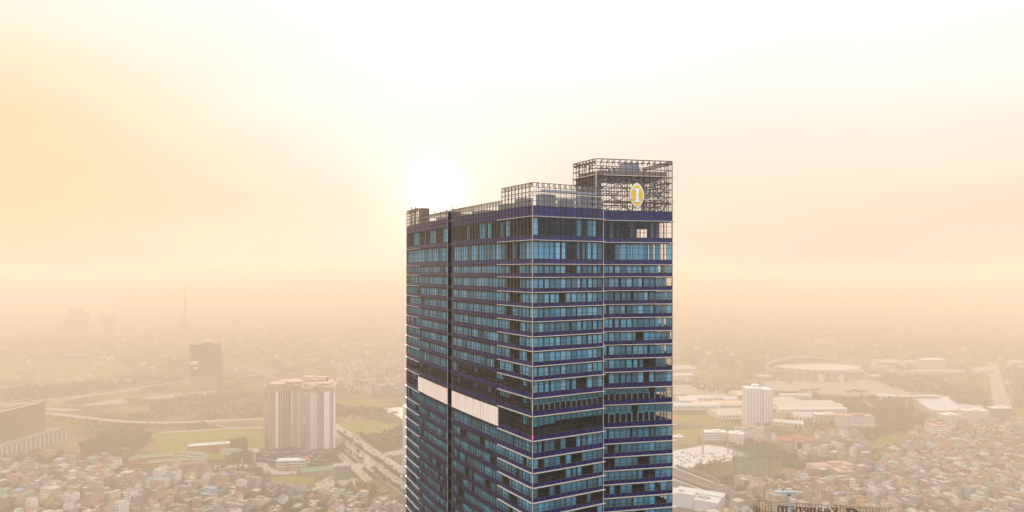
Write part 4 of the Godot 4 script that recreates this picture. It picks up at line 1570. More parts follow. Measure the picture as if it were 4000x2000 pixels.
	for i in 16:
		s.box(Vector3(18 + cos(TAU * i / 16) * 7.0, 14.9, 4 + sin(TAU * i / 16) * 4.0), Vector3(2.6, 0.8, 1.2), Basis(Vector3.UP, -TAU * i / 16 + PI * 0.5))
	_local("court_rim", s, mat("court_brown", 0.22, 0.15, 0.1, 0.8), t)
	# driving range: eight poles and hanging nets
	var net := mat("range_net", 0.10, 0.22, 0.10, 0.9)
	net.albedo_color.a = 0.35
	net.transparency = BaseMaterial3D.TRANSPARENCY_ALPHA
	t = thing("driving_range_net", "tall green net hung between slim poles over a grass range", "net fence", spot(2950, 1862))
	var xs := [2860, 2887, 2915, 2944, 2974, 2996, 3023, 3044]
	var last := Vector3.ZERO
	stands(t.position + Vector3(0, 0, -20), 55.0)
	for i in xs.size():
		var p := spot(xs[i], 1860.0 + (4 if i % 2 else 0)) - t.position
		s = Shape.new()
		s.tube(p, p + Vector3(0, 26, 0), 0.6, 0.4, 6)
		_local("pole", s, mat("pole_grey", 0.40, 0.36, 0.30, 0.6), t)
		if i > 0:
			s = Shape.new()
			s.bar(last + Vector3(0, 12.5, 0), p + Vector3(0, 12.5, 0), 0.06, 25)
			_local("net", s, net, t)
		last = p
	var pa := spot(2862, 1800) - t.position
	var pb := spot(3050, 1790) - t.position
	var first := spot(xs[0], 1860) - t.position
	for pair in [[first, pa], [pa, pb], [pb, last]]:
		s = Shape.new()
		s.bar(pair[0] + Vector3(0, 12, 0), pair[1] + Vector3(0, 12, 0), 0.06, 24)
		_local("net", s, net, t)
	# tower cranes on the sandy site
	for b in [[2745, 1768, 36, "orange lattice crane mast, taller one on the sandy site"], [2844, 1764, 26, "orange lattice crane mast, shorter one near the site fence"]]:
		t = thing("crane_mast", b[3], "crane", spot(b[0], b[1]), "crane masts on the sandy site")
		s = Shape.new()
		for f in int(b[2] / 2.0):
			for k in 4:
				var a := Vector3(cos(PI * 0.5 * k + 0.785), 0, sin(PI * 0.5 * k + 0.785)) * 1.7
				var e := Vector3(cos(PI * 0.5 * (k + 1) + 0.785), 0, sin(PI * 0.5 * (k + 1) + 0.785)) * 1.7
				s.bar(a + Vector3(0, f * 2, 0), a + Vector3(0, f * 2 + 2, 0), 0.4, 0.4)
				s.bar(a + Vector3(0, f * 2, 0), e + Vector3(0, f * 2 + 2, 0), 0.28, 0.28)
		_local("lattice", s, mat("crane_orange", 0.55, 0.20, 0.06, 0.6), t)
		s = Shape.new()
		s.box(Vector3(0, b[2] + 1.2, 0), Vector3(3.0, 2.4, 3.0))
		_local("cab", s, mat("crane_orange", 0, 0, 0), t)
	# piles, heaps and huts on the site, too small to tell apart
	s = Shape.new()
	for i in 90:
		var p := spot(rng.randf_range(2640, 2900), rng.randf_range(1768, 1815))
		s.box(p + Vector3(0, 0.6, 0), Vector3(rng.randf_range(0.6, 6), rng.randf_range(0.6, 3.0), rng.randf_range(0.6, 3)), Basis(Vector3.UP, rng.randf() * 3))
	var o := put("site_clutter", s, mat("site_brown", 0.38, 0.28, 0.20, 0.8), self)
	o.set_meta("kind", "stuff")
	tag(o, "scattered piles and gear on the sandy building site", "site clutter")
	# tall lamp masts
	for b in [[1378, 1786, 23, "behind the apartment block"], [1567, 1928, 24, "beside the glass tower"], [945, 1838, 15, "near the school yard"], [1312, 1705, 24, "touching the apartment block's edge"]]:
		t = thing("lamp_mast", "slim white lamp mast by the road, " + b[3], "lamp mast", spot(b[0], b[1]), "lamp masts along roads")
		s = Shape.new()
		s.tube(Vector3.ZERO, Vector3(0, b[2], 0), 0.45, 0.25, 7)
		_local("pole", s, white, t)
		s = Shape.new()
		s.tube(Vector3(0, b[2], 0), Vector3(0, b[2] + 0.8, 0), 1.4, 1.4, 10)
		_local("lamp_ring", s, white, t)


func hall() -> void:
	var c := spot(3680, 1608)
	var t := thing("curved_hall", "white hall with hollow-curved roof and a thin forward canopy", "hall", c)
	t.rotation.y = 0.04
	var white := mat("shed_white", 0.62, 0.58, 0.52, 0.5)
	var s := Shape.new()
	for i in 12:
		var a := i / 12.0
		var b := (i + 1) / 12.0
		var za := 30.0 - 66.0 * a
		var zb := 30.0 - 66.0 * b
		var ya := 9.0 + 17.0 * a * a
		var yb := 9.0 + 17.0 * b * b
		var wa := 37.0 + 2.0 * a
		var wb := 37.0 + 2.0 * b
		s.quad(Vector3(-wa, ya, za), Vector3(wa, ya, za), Vector3(wb, yb, zb), Vector3(-wb, yb, zb), Vector3(0, 0.95, 0.3))
		s.quad(Vector3(-wa, ya - 1.2, za), Vector3(wa, ya - 1.2, za), Vector3(wb, yb - 1.2, zb), Vector3(-wb, yb - 1.2, zb), Vector3(0, -0.95, -0.3))
		for x in [-1, 1]:
			s.quad(Vector3(wa * x, ya, za), Vector3(wb * x, yb, zb), Vector3(wb * x, 0, zb), Vector3(wa * x, 0, za), Vector3(x, 0, 0))
	s.quad(Vector3(-37, 9, 30.02), Vector3(37, 9, 30.02), Vector3(37, 7, 30.02), Vector3(-37, 7, 30.02), Vector3.BACK)
	_local("roof", s, white, t)
	s = Shape.new()
	s.box(Vector3(0, 4, 12), Vector3(70, 8, 32))
	_local("wall", s, mat("grey_render", 0.40, 0.37, 0.36, 0.85), t)
	s = Shape.new()
	s.box(Vector3(-28, 28, -36), Vector3(92, 1.4, 13))
	s.box(Vector3(-42, 15, -30), Vector3(3, 28, 8))
	s.box(Vector3(-56, 14, -36), Vector3(2, 28, 3))
	_local("canopy", s, white, t)


func stadium() -> void:
	var c := spot(3178, 1466)
	var t := thing("stadium", "oval stadium with two pale crescent roofs and blue end stands", "stadium", c)
	t.rotation.y = -0.03
	var cream := mat("stadium_cream", 0.72, 0.64, 0.54, 0.6)
	var blue := mat("seat_blue", 0.20, 0.30, 0.46, 0.8)
	var shade := mat("stand_grey", 0.30, 0.26, 0.22, 0.9)
	var n := 72
	var bowl := Shape.new()
	var seats := Shape.new()
	var rim := Shape.new()
	for i in n:
		var a := TAU * i / n
		var b := TAU * (i + 1) / n
		var p := Vector3(cos(a), 0, sin(a))
		var q := Vector3(cos(b), 0, sin(b))
		var outer := Vector3(134, 1, 112)
		var inn := Vector3(92, 1, 66)
		var po := p * outer
		var qo := q * outer
		var pi_ := p * inn
		var qi := q * inn
		var high := 17.0 + 8.0 * absf(sin((a + b) * 0.5))
		seats.quad(pi_ + Vector3(0, 2, 0), qi + Vector3(0, 2, 0), qo + Vector3(0, high, 0), po + Vector3(0, high, 0), Vector3(-p.x, 2, -p.z).normalized())
		bowl.quad(po, qo, qo + Vector3(0, high, 0), po + Vector3(0, high, 0), p)
		rim.bar(po + Vector3(0, high + 0.4, 0), qo + Vector3(0, high + 0.4, 0), 3.0, 1.4)
	_local("outer_wall", bowl, shade, t)
	_local("seating", seats, blue, t)
	_local("rim", rim, cream, t)
	var pitch := Shape.new()
	var ring := PackedVector2Array()
	for i in 40:
		ring.append(Vector2(cos(TAU * i / 40) * 93, sin(TAU * i / 40) * 67))
	pitch.flat(ring, 0.6, Vector3.UP)
	_local("pitch", pitch, mat("pitch_green", 0.10, 0.16, 0.05, 0.9), t)
	for side in [1.0, -1.0]:
		# crescent roof: outer edge follows the bowl, inner edge a flatter bow, lifted in the middle
		var roof := Shape.new()
		var rib := Shape.new()
		var truss := Shape.new()
		var legs := Shape.new()
		var m := 28
		for i in m:
			var u0 := -1.0 + 2.0 * i / m
			var u1 := -1.0 + 2.0 * (i + 1) / m
			var f := func(u: float) -> Array:
				var x := u * 122.0
				var zo := 118.0 * sqrt(maxf(0.0, 1.0 - u * u * 0.94))
				var zi := 30.0 + 34.0 * (1.0 - u * u) + 0.0
				zi = minf(zi, zo - 2.0)
				return [Vector3(x, 30 + 3 * (1 - u * u), zo * side), Vector3(x, 31 + 12 * (1 - u * u), zi * side)]
			var e0: Array = f.call(u0)
			var e1: Array = f.call(u1)
			roof.quad(e0[0], e1[0], e1[1], e0[1], Vector3(0, 0.97, 0.25 * side))
			roof.quad(e0[0] - Vector3(0, 2.2, 0), e1[0] - Vector3(0, 2.2, 0), e1[1] - Vector3(0, 2.2, 0), e0[1] - Vector3(0, 2.2, 0), Vector3(0, -0.97, -0.25 * side))
			roof.quad(e0[0], e1[0], e1[0] - Vector3(0, 2.6, 0), e0[0] - Vector3(0, 2.6, 0), Vector3(0, 0, side))
			truss.bar(e0[1] + Vector3(0, 5.5 * (1 - u0 * u0), 0), e1[1] + Vector3(0, 5.5 * (1 - u1 * u1), 0), 1.3, 1.3)
			truss.bar(e0[1], e1[1] + Vector3(0, 5.5 * (1 - u1 * u1), 0), 0.7, 0.7)
			truss.bar(e0[1], e1[1], 1.5, 1.5)
			if i % 3 == 1:
				rib.bar(e0[0] + Vector3(0, 0.6, 0), e0[1] + Vector3(0, 0.6, 0), 2.6, 1.2)
			if i % 2 == 0:
				legs.tube(Vector3(e0[0].x, 0, e0[0].z * 0.98), e0[0] - Vector3(0, 2, 0), 1.0, 0.8, 6)
		_local("crescent_roof", roof, mat("roof_sheet", 0.62, 0.52, 0.41, 0.6), t)
		_local("roof_rib", rib, cream, t, true)
		_local("roof_truss", truss, cream, t, true)
		_local("column", legs, cream, t, true)
	for x in [-30.0, 26.0]:
		var s := Shape.new()
		s.box(Vector3(x, 11, 117), Vector3(14, 22, 8))
		_local("entrance_tower", s, cream, t)
	for p in [Vector3(-112, 0, -60), Vector3(-86, 0, 96), Vector3(98, 0, 76), Vector3(96, 0, -70)]:
		var s := Shape.new()
		s.tube(p, p + Vector3(0, 54, 0), 1.1, 0.7, 6)
		s.box(p + Vector3(0, 55, 0), Vector3(7, 4, 1))
		_local("floodlight_mast", s, cream, t)
	for p in [Vector3(-160, 0, 40), Vector3(160, 0, 30)]:
		var s := Shape.new()
		s.box(p + Vector3(0, 3, 0), Vector3(40, 6, 16), Basis(Vector3.UP, 0.5 * signf(p.x)))
		_local("ramp", s, cream, t)


# ---- low houses ----
const WALLS := [["white", 0.76, 0.72, 0.66], ["cream", 0.66, 0.56, 0.40], ["pale yellow", 0.54, 0.41, 0.17], ["pink", 0.46, 0.29, 0.23], ["peach", 0.48, 0.32, 0.21], ["pale blue", 0.34, 0.41, 0.44], ["mint green", 0.33, 0.42, 0.31], ["grey", 0.25, 0.22, 0.19], ["beige", 0.37, 0.29, 0.21], ["tan", 0.26, 0.18, 0.12], ["lilac", 0.36, 0.30, 0.34], ["ochre", 0.52, 0.32, 0.10], ["brick red", 0.34, 0.15, 0.09], ["ash grey", 0.38, 0.34, 0.30]]
const ROOFS := [["flat grey roof", 0.24, 0.20, 0.165], ["red tin roof", 0.28, 0.11, 0.07], ["blue tin roof", 0.20, 0.24, 0.32], ["rust tin roof", 0.22, 0.125, 0.075], ["green tin roof", 0.22, 0.28, 0.18], ["red tiled gable", 0.27, 0.12, 0.07], ["pale terrace roof", 0.45, 0.38, 0.30]]
const TOPS := ["steel tank", "stair room", "bare top"]
const COUNT := ["two", "three", "four", "five", "six", "seven"]


func district(poly: PackedVector2Array, yaw: float, fill: float, tall: int, out: Array) -> void:
	var turn := Transform2D(yaw, Vector2.ZERO)
	var local := PackedVector2Array()
	for p in poly:
		local.append(turn.affine_inverse() * p)
	var lo := local[0]
	var hi := local[0]
	for p in local:
		lo = lo.min(p)
		hi = hi.max(p)
	var v := lo.y
	while v < hi.y:
		var depth := rng.randf_range(11, 15)
		var u := lo.x + rng.randf() * 4
		while u < hi.x:
			var w := rng.randf_range(4.2, 8.0) if tall == 4 else [5.0, 5.0, 6.0, 8.0, 10.0, 12.0, 14.0][rng.randi() % 7] as float
			var c := turn * Vector2(u + w * 0.5, v + depth * 0.5 + rng.randf_range(-1.0, 1.0))
			u += w + (0.15 if rng.randf() < 0.75 else rng.randf_range(1.5, 5.0))
			if rng.randf() > fill or not Geometry2D.is_point_in_polygon(c, poly) or not is_free(c, 4.0):
				continue
			var roll := rng.randf()
			var st := 2 + rng.randi() % 2 if roll < 0.48 else 4 + rng.randi() % 2 if roll < 0.80 or tall < 5 else 6 + rng.randi() % 2
			out.append({"at": c, "w": w, "d": depth * rng.randf_range(0.75, 1.0), "st": clampi(st, 2, 7), "yaw": -yaw + (PI if rng.randf() < 0.5 else 0.0) + rng.randf_range(-0.05, 0.05), "low": roll, "wall": [0, 0, 0, 1, 1, 3, 3, 4, 7, 7, 7, 8, 8, 8, 9, 9, 13, 13, 13, 5, 6, 2, 10, 12][rng.randi() % 24] as int, "roof": [0, 0, 0, 1, 3, 5, 5, 6, 6, 6, 0, 1, 3, [2, 4][rng.randi() % 2]][rng.randi() % 14] as int, "top": rng.randi() % 3})
		v += depth + (1.0 if rng.randf() < 0.5 else 5.0)


func house_shapes(h: Dictionary, at: Transform3D, wall: Shape, roof: Shape, window: Shape, tank: Shape, fine: bool) -> void:
	var w: float = h.w
	var d: float = h.d
	var y: float = h.st * 3.3 + 0.4
	var b := at.basis
	wall.box(at * Vector3(0, y * 0.5, 0), Vector3(w, y, d), b)
	# openings front and back, on the open side for the wider ones
	var cols := 1 if w < 4.2 else 2 if w < 7 else 3
	for side in [1.0, -1.0]:
		for f in int(h.st):
			for k in cols:
				var x := (k + 0.5) * w / cols - w * 0.5
				var c := Vector3(x, f * 3.3 + 1.9, (d * 0.5 + 0.03) * side)
				if fine:
					window.box(at * c, Vector3(w / cols * 0.55, 1.7, 0.1), b)
				else:
					var hx := b.x * w / cols * 0.27
					var hy := Vector3(0, 0.85, 0)
					var q := at * c
					window.quad(q - hx - hy, q + hx - hy, q + hx + hy, q - hx + hy, b.z * side)
			if fine and f > 0:
				wall.box(at * Vector3(0, f * 3.3 + 0.25, (d * 0.5 + 0.45) * side), Vector3(w * 0.86, 0.9, 0.9), b)
	if fine and w > 5.5:
		for f in int(h.st):
			window.box(at * Vector3(w * 0.5 + 0.03, f * 3.3 + 1.9, d * 0.2), Vector3(0.1, 1.3, 1.2), b)
	var ri: int = h.roof
	if ri == 0 or ri == 6:
		roof.box(at * Vector3(0, y + 0.1, 0), Vector3(w + 0.1, 0.22, d + 0.1), b)
		if fine:
			for s in [1.0, -1.0]:
				roof.box(at * Vector3(0, y + 0.65, (d * 0.5 - 0.1) * s), Vector3(w, 0.9, 0.18), b)
				roof.box(at * Vector3((w * 0.5 - 0.1) * s, y + 0.65, 0), Vector3(0.18, 0.9, d), b)
	elif ri == 5:
		roof.gable(at * Vector3(0, y, 0), w + 0.8, d + 0.8, minf(w, d) * 0.38, 1.2, b)
	else:
		# a tin canopy on short posts, sloping back
		var tip := b * Basis(Vector3.RIGHT, 0.10)
		roof.box(at * Vector3(0, y + 2.5, -d * 0.1), Vector3(w + 0.5, 0.14, d * 0.78), tip)
		wall.box(at * Vector3(0, y + 1.2, -d * 0.28), Vector3(w * 0.96, 2.4, d * 0.40), b)
	if h.top == 1 and (ri == 0 or ri == 6):
		wall.box(at * Vector3(0, y + 1.5, -d * 0.22), Vector3(w * 0.7, 3.0, d * 0.35), b)
		roof.box(at * Vector3(0, y + 3.05, -d * 0.22), Vector3(w * 0.8, 0.2, d * 0.42), b)
	if h.top == 0:
		var ty: float = y + (2.8 if ri in [1, 2, 3, 4] else 1.2 if ri != 5 else minf(w, d) * 0.38 + 0.4)
		tank.tube(at * Vector3(-0.9, ty, -d * 0.1), at * Vector3(0.9, ty, -d * 0.1), 0.62, 0.62, 7)


func near_what(px: float) -> String:
	for p in [[230, "at the lower left corner"], [430, "below the office podium"], [640, "below the ochre school"], [830, "below the orange school"], [1060, "beside the grass plot"], [1280, "below the net shed"], [1700, "along the wide avenue"], [2860, "beside the white mall"], [3080, "around the facade hoist"], [3260, "beyond the reversed letters"], [3460, "beyond the roof badge"], [3640, "past the fence end"], [3830, "inside the dense quarter"]]:
		if px < p[0]:
			return p[1]
	return "at the lower right corner"


func houses() -> void:
	var all := []
	district(spots([[-300, 1875], [60, 1850], [250, 1838], [420, 1812], [540, 1850], [560, 1885], [540, 2000], [560, 2260], [-500, 2260]]), 0.42, 0.80, 5, all)
	district(spots([[585, 1905], [640, 1868], [800, 1868], [1000, 1885], [1040, 1905], [1050, 2240], [560, 2260]]), 0.36, 0.82, 5, all)
	district(spots([[1050, 1925], [1220, 1945], [1400, 1965], [1500, 1975], [1560, 2010], [1640, 2080], [1640, 2240], [1050, 2240]]), 0.30, 0.85, 4, all)
	district(spots([[3440, 1830], [3500, 1760], [3590, 1700], [3640, 1650], [3800, 1645], [4250, 1640], [4500, 1760], [4700, 2240], [3430, 2240]]), -0.30, 0.86, 4, all)
	district(spots([[2810, 1900], [3000, 1872], [3200, 1860], [3440, 1835], [3440, 2240], [2700, 2240], [2700, 2000]]), -0.38, 0.84, 5, all)
	district(spots([[3180, 1720], [3280, 1700], [3380, 1720], [3390, 1800], [3260, 1800], [3200, 1770]]), -0.2, 0.55, 3, all)
	district(spots([[2870, 1690], [3000, 1675], [3040, 1720], [2990, 1755], [2900, 1740]]), -0.2, 0.5, 3, all)
	district(spots([[3010, 1755], [3200, 1770], [3380, 1800], [3360, 1830], [3150, 1810]]), -0.2, 0.30, 3, all)
	district(spots([[1290, 1415], [1600, 1412], [1640, 1535], [1330, 1545]]), 0.2, 0.45, 4, all)
	district(spots([[100, 1790], [340, 1775], [560, 1800], [540, 1845], [200, 1815]]), 0.4, 0.16, 3, all)
	# sprinkled far hamlets
	for i in 800:
		var d := rng.randf_range(1750, 4200)
		var px := rng.randf_range(-300, 4300)
		var p := Vector2((px - 2000) / FOCAL * d, -d)
		if is_free(p, 6.0):
			all.append({"at": p, "w": rng.randf_range(6, 26), "d": rng.randf_range(8, 16), "st": 2 + rng.randi() % 3, "yaw": rng.randf() * 3, "wall": [0, 0, 1, 3, 8, 13][rng.randi() % 6] as int, "roof": [0, 6, 6, 1, 3][rng.randi() % 5] as int, "top": 2})
	all.sort_custom(func(a, b): return a.at.length() < b.at.length())
	var glass := mat("house_window", 0.05, 0.05, 0.055, 0.3)
	var steel := mat("tank_steel", 0.75, 0.72, 0.68, 0.2, 0.9)
	var wall_mats := []
	for c in WALLS:
		wall_mats.append(mat("wall_" + c[0].replace(" ", "_"), c[1], c[2], c[3], 0.85))
	var roof_mats := []
	for c in ROOFS:
		roof_mats.append(mat("roof_" + c[0].replace(" ", "_"), c[1], c[2], c[3], 0.55))
	var mass := Shape.new()
	mass.colored = true
	var singles := 0
	for h in all:
		var d: float = -h.at.y
		var px: float = h.at.x / d * FOCAL + 2000.0
		var top: float = 1056.0 + (EYE - h.st * 3.3) / d * FOCAL
		var base: float = 1056.0 + EYE / d * FOCAL
		var seen := px > 5 and px < 3995 and top < 1985 and not (px > 1585 and px < 2632) and not (px > 2960 and px < 3450 and base > 1975)
		if seen and singles < 300:
			var label := ""
			for attempt in 60:
				label = "%s %s-storey house, %s, %s, %s %s" % [WALLS[h.wall][0], COUNT[h.st - 2], ROOFS[h.roof][0], TOPS[h.top], "lowest rows" if base > 1985 else "second rows" if base > 1935 else "farther rows", near_what(px)]
				if not spoken.has(label):
					break
				h.wall = rng.randi() % WALLS.size()
				h.roof = rng.randi() % ROOFS.size()
			var t := thing("house", label, "house", Vector3(h.at.x, 0, h.at.y), "narrow houses of the dense quarters")
			t.rotation.y = h.yaw
			var s := [Shape.new(), Shape.new(), Shape.new(), Shape.new()]
			house_shapes(h, Transform3D.IDENTITY, s[0], s[1], s[2], s[3], true)
			var shell := _local("wall", s[0], wall_mats[h.wall], t)
			var lid := _local("roof", s[1], roof_mats[h.roof], t)
			_local("window", s[2], glass, shell, true)
			if s[3].v.size():
				_local("water_tank", s[3], steel, lid)
			singles += 1
			continue
		var wc: Array = WALLS[h.wall]
		var rc: Array = ROOFS[h.roof]
		var xf := Transform3D(Basis(Vector3.UP, h.yaw), Vector3(h.at.x, 0, h.at.y))
		var a := Shape.new()
		var b := Shape.new()
		var e := Shape.new()
		var k := Shape.new()
		house_shapes(h, xf, a, b, e, k, false)
		for pair in [[a, Color(wc[1], wc[2], wc[3])], [b, Color(rc[1], rc[2], rc[3])], [e, Color(0.05, 0.05, 0.055)], [k, Color(0.8, 0.78, 0.74)]]:
			mass.v.append_array(pair[0].v)
			mass.n.append_array(pair[0].n)
			var col := PackedColorArray()
			col.resize(pair[0].v.size())
			col.fill(pair[1])
			mass.c.append_array(col)
	var mm := mat("far_house_paint", 1, 1, 1, 0.8)
	mm.vertex_color_use_as_albedo = true
	var o := put("far_houses", mass, mm, self)
	o.set_meta("kind", "stuff")
	tag(o, "mass of small houses farther back in the dense quarters", "houses")
	print("houses: ", all.size(), " singles ", singles)


# ---- trees ----
func crown_mesh(seed_: int, leaves: int) -> ArrayMesh:
	var r := RandomNumberGenerator.new()
	r.seed = seed_
	var lobes := []
	for i in 7:
		lobes.append([Vector3(r.randf_range(-2.1, 2.1), r.randf_range(4.2, 7.4), r.randf_range(-2.1, 2.1)), r.randf_range(1.3, 2.3)])
	var s := Shape.new()
	for i in leaves:
		var l: Array = lobes[i % 7]
		var dir := Vector3(r.randfn(), r.randfn(), r.randfn()).normalized()
		var c: Vector3 = l[0] + dir * l[1] * pow(r.randf(), 0.4)
		var n := (dir + Vector3(r.randfn(), r.randfn() + 0.4, r.randfn()) * 0.5).normalized()
		var x := n.cross(Vector3(r.randfn(), r.randfn(), r.randfn())).normalized() * r.randf_range(0.35, 0.75)
		var y := n.cross(x).normalized() * r.randf_range(0.3, 0.6)
		s.tri(c - x, c + y, c + x, n)
		s.tri(c - x, c - y, c + x, n)
	return s.mesh()


func trees() -> void:
	var leaf := mat("leaf", 0.08, 0.084, 0.016, 0.7, 0.0, 0.3)
	leaf.cull_mode = BaseMaterial3D.CULL_DISABLED
	leaf.backlight_enabled = true
	leaf.backlight = Color(0.16, 0.17, 0.04)
	leaf.vertex_color_use_as_albedo = true
	var bark := mat("bark", 0.09, 0.065, 0.045, 0.9)
	var crowns := [crown_mesh(1, 150), crown_mesh(2, 150), crown_mesh(3, 150)]
	var trunk := Shape.new()
	trunk.tube(Vector3(0, 0, 0), Vector3(0.1, 4.5, 0), 0.28, 0.16, 6)
	for k in 4:
		trunk.tube(Vector3(0.05, 2.6 + k * 0.4, 0), Vector3(cos(k * 1.7) * 1.5, 5.0 + k * 0.4, sin(k * 1.7) * 1.5), 0.13, 0.05, 5)
	var trunk_mesh := trunk.mesh()
	# woods: [outline, spacing, size]
	var woods := [[[[300, 1750], [420, 1692], [560, 1688], [590, 1700], [560, 1760], [470, 1790], [300, 1785]], 7.5, 1.1, "brownish wood between the office podium and the meadow"],
		[[[-60, 1800], [120, 1772], [350, 1786], [530, 1790], [500, 1830], [250, 1845], [-60, 1862]], 9.5, 1.15, "loose trees above the lower left houses"],
		[[[180, 1628], [430, 1660], [620, 1668], [840, 1660], [840, 1672], [600, 1682], [400, 1684], [180, 1645]], 12.0, 1.0, "tree belt along the long curved road"],
		[[[890, 1725], [960, 1725], [990, 1760], [990, 1800], [960, 1818], [880, 1806], [870, 1772]], 7.0, 1.1, "dark grove between orange school and lane"],
		[[[800, 1838], [930, 1834], [1040, 1838], [1040, 1860], [1000, 1880], [850, 1862]], 8.0, 1.0, "grove below the paved yard by the school"],
		[[[600, 1850], [700, 1838], [760, 1845], [780, 1862], [640, 1870]], 8.0, 1.0, "grove below the ochre school wings"],
		[[[1070, 1830], [1100, 1815], [1270, 1830], [1240, 1858], [1060, 1856]], 9.0, 0.9, "trees round the white road house"],
		[[[1230, 1930], [1300, 1915], [1390, 1890], [1460, 1905], [1530, 1960], [1480, 1985], [1380, 1955], [1240, 1945]], 7.5, 1.0, "grove inside the bend of the avenue"],
		[[[1345, 1702], [1420, 1718], [1530, 1690], [1580, 1650], [1590, 1790], [1560, 1755], [1490, 1768], [1360, 1708]], 7.5, 1.1, "grove between round meadow and avenue crossing"],
		[[[560, 1600], [700, 1548], [900, 1540], [1020, 1545], [1025, 1628], [830, 1638], [620, 1640]], 15.0, 1.0, "thin scrub beyond the long curved road"],
		[[[-60, 1535], [280, 1503], [520, 1495], [560, 1503], [300, 1540], [60, 1580], [-60, 1575]], 13.0, 1.3, "far wood behind the office slab"],
		[[[480, 1420], [740, 1398], [745, 1500], [600, 1492], [540, 1482]], 20.0, 1.3, "far wood beside the dark high-rise"],
		[[[1310, 1592], [1440, 1598], [1560, 1620], [1440, 1640], [1320, 1642]], 13.0, 1.2, "far wood above the round meadow"],
		[[[2870, 1705], [2990, 1740], [3040, 1775], [3200, 1790], [3300, 1810], [3340, 1850], [3100, 1850], [3000, 1800], [2930, 1785], [2822, 1742]], 8.0, 1.1, "green belt along the sandy site's fence"],
		[[[2690, 1838], [2750, 1815], [2860, 1802], [2960, 1788], [3010, 1796], [2860, 1815], [2850, 1862], [2760, 1872]], 7.5, 1.0, "dark hedge wood below the sandy site"],
		[[[3040, 1828], [3180, 1820], [3180, 1850], [3050, 1856]], 7.0, 1.0, "bright green bushes beside the range net"],
		[[[3020, 1537], [3200, 1545], [3230, 1590], [3200, 1600], [3060, 1557]], 10.0, 1.1, "wood along the edge of the stadium plaza"],
		[[[2700, 1508], [2940, 1520], [2920, 1540], [2720, 1532]], 12.0, 1.1, "trees round the far paved square"],
		[[[2890, 1560], [2900, 1555], [2935, 1640], [2915, 1645]], 9.0, 1.0, "trees lining the slanted lane"],
		[[[3060, 1610], [3250, 1612], [3330, 1640], [3240, 1690], [3120, 1700], [3060, 1650]], 13.0, 1.1, "round trees near the long white building"],
		[[[3290, 1562], [3480, 1550], [3580, 1585], [3560, 1640], [3640, 1638], [3620, 1690], [3440, 1665], [3320, 1645], [3290, 1600]], 9.0, 1.2, "broad wood in front of the curved hall"],
		[[[3440, 1470], [3560, 1470], [3860, 1530], [3860, 1605], [3770, 1600], [3700, 1545], [3620, 1545], [3480, 1520]], 14.0, 1.2, "park trees between stadium and boulevard"],
		[[[3480, 1420], [3860, 1430], [3860, 1490], [3600, 1480], [3480, 1450]], 20.0, 1.3, "far park trees behind the thin cream roof"],
		[[[3290, 1705], [3500, 1665], [3560, 1690], [3420, 1722], [3380, 1790], [3300, 1765]], 9.0, 1.1, "wood round the quarter's green hollow"],
		[[[3400, 1775], [3480, 1750], [3560, 1710], [3570, 1760], [3480, 1815], [3420, 1815]], 10.0, 1.0, "shrubby green hollow beside the dense quarter"],
		[[[3925, 1400], [4080, 1400], [4080, 1605], [3960, 1600]], 16.0, 1.2, "trees past the boulevard"],
		[[[3895, 1420], [3905, 1420], [3930, 1560], [3945, 1630], [3925, 1630], [3905, 1560]], 9.0, 0.7, "green median of the boulevard"],
		[[[2700, 1330], [3050, 1320], [3100, 1395], [2960, 1440], [2640, 1440]], 30.0, 1.6, "hazy far plain of trees left of the stadium"],
		[[[3300, 1330], [4100, 1330], [4050, 1400], [3400, 1410]], 34.0, 1.6, "hazy far plain of trees behind the boulevard"],
		[[[-100, 1320], [1200, 1320], [1200, 1400], [-100, 1410]], 40.0, 1.8, "hazy far plain of trees beyond the fields"]]
	var patch := 0
	for w in woods:
		var poly := spots(w[0])
		var lo := poly[0]
		var hi := poly[0]
		for p in poly:
			lo = lo.min(p)
			hi = hi.max(p)
		var xf := []
		var sp: float = w[1]
		var y := lo.y
		while y < hi.y:
			var x := lo.x
			while x < hi.x:
				var p := Vector2(x, y) + Vector2(rng.randf_range(-0.5, 0.5), rng.randf_range(-0.5, 0.5)) * sp
				if Geometry2D.is_point_in_polygon(p, poly) and is_free(p, 1.5):
					var k: float = w[2] * rng.randf_range(0.7, 1.35)
					xf.append(Transform3D(Basis(Vector3.UP, rng.randf() * TAU).scaled(Vector3(k, k * rng.randf_range(0.8, 1.1), k)), Vector3(p.x, -0.8 * k, p.y)))
				x += sp
			y += sp
		wood(xf, crowns[patch % 3], leaf, w[3])
		patch += 1
	# garden trees among the houses
	var loose := []
	for q in [[[-100, 1840], [540, 1850], [540, 2100], [-300, 2100]], [[600, 1880], [1500, 1970], [1500, 2100], [560, 2100]], [[2800, 1880], [3440, 1840], [3640, 1650], [4100, 1650], [4400, 2100], [2700, 2100]]]:
		var poly := spots(q)
		for i in 2200:
			var p: Vector2 = poly[0].lerp(poly[1], rng.randf()).lerp(poly[poly.size() - 1].lerp(poly[poly.size() - 2], rng.randf()), rng.randf())
			var k := rng.randf_range(0.7, 1.5)
			if is_free(p, 1.0):
				loose.append(Transform3D(Basis(Vector3.UP, rng.randf() * TAU).scaled(Vector3(k, k * 1.1, k)), Vector3(p.x, -0.3, p.y)))
	wood(loose, crowns[0], leaf, "garden trees in gaps between the small houses")
	# single trees: avenue rows and plaza groups
	var tree := Node3D.new()
	share("trunk", trunk_mesh, bark, tree)
	share("crown", crowns[1], leaf, tree)
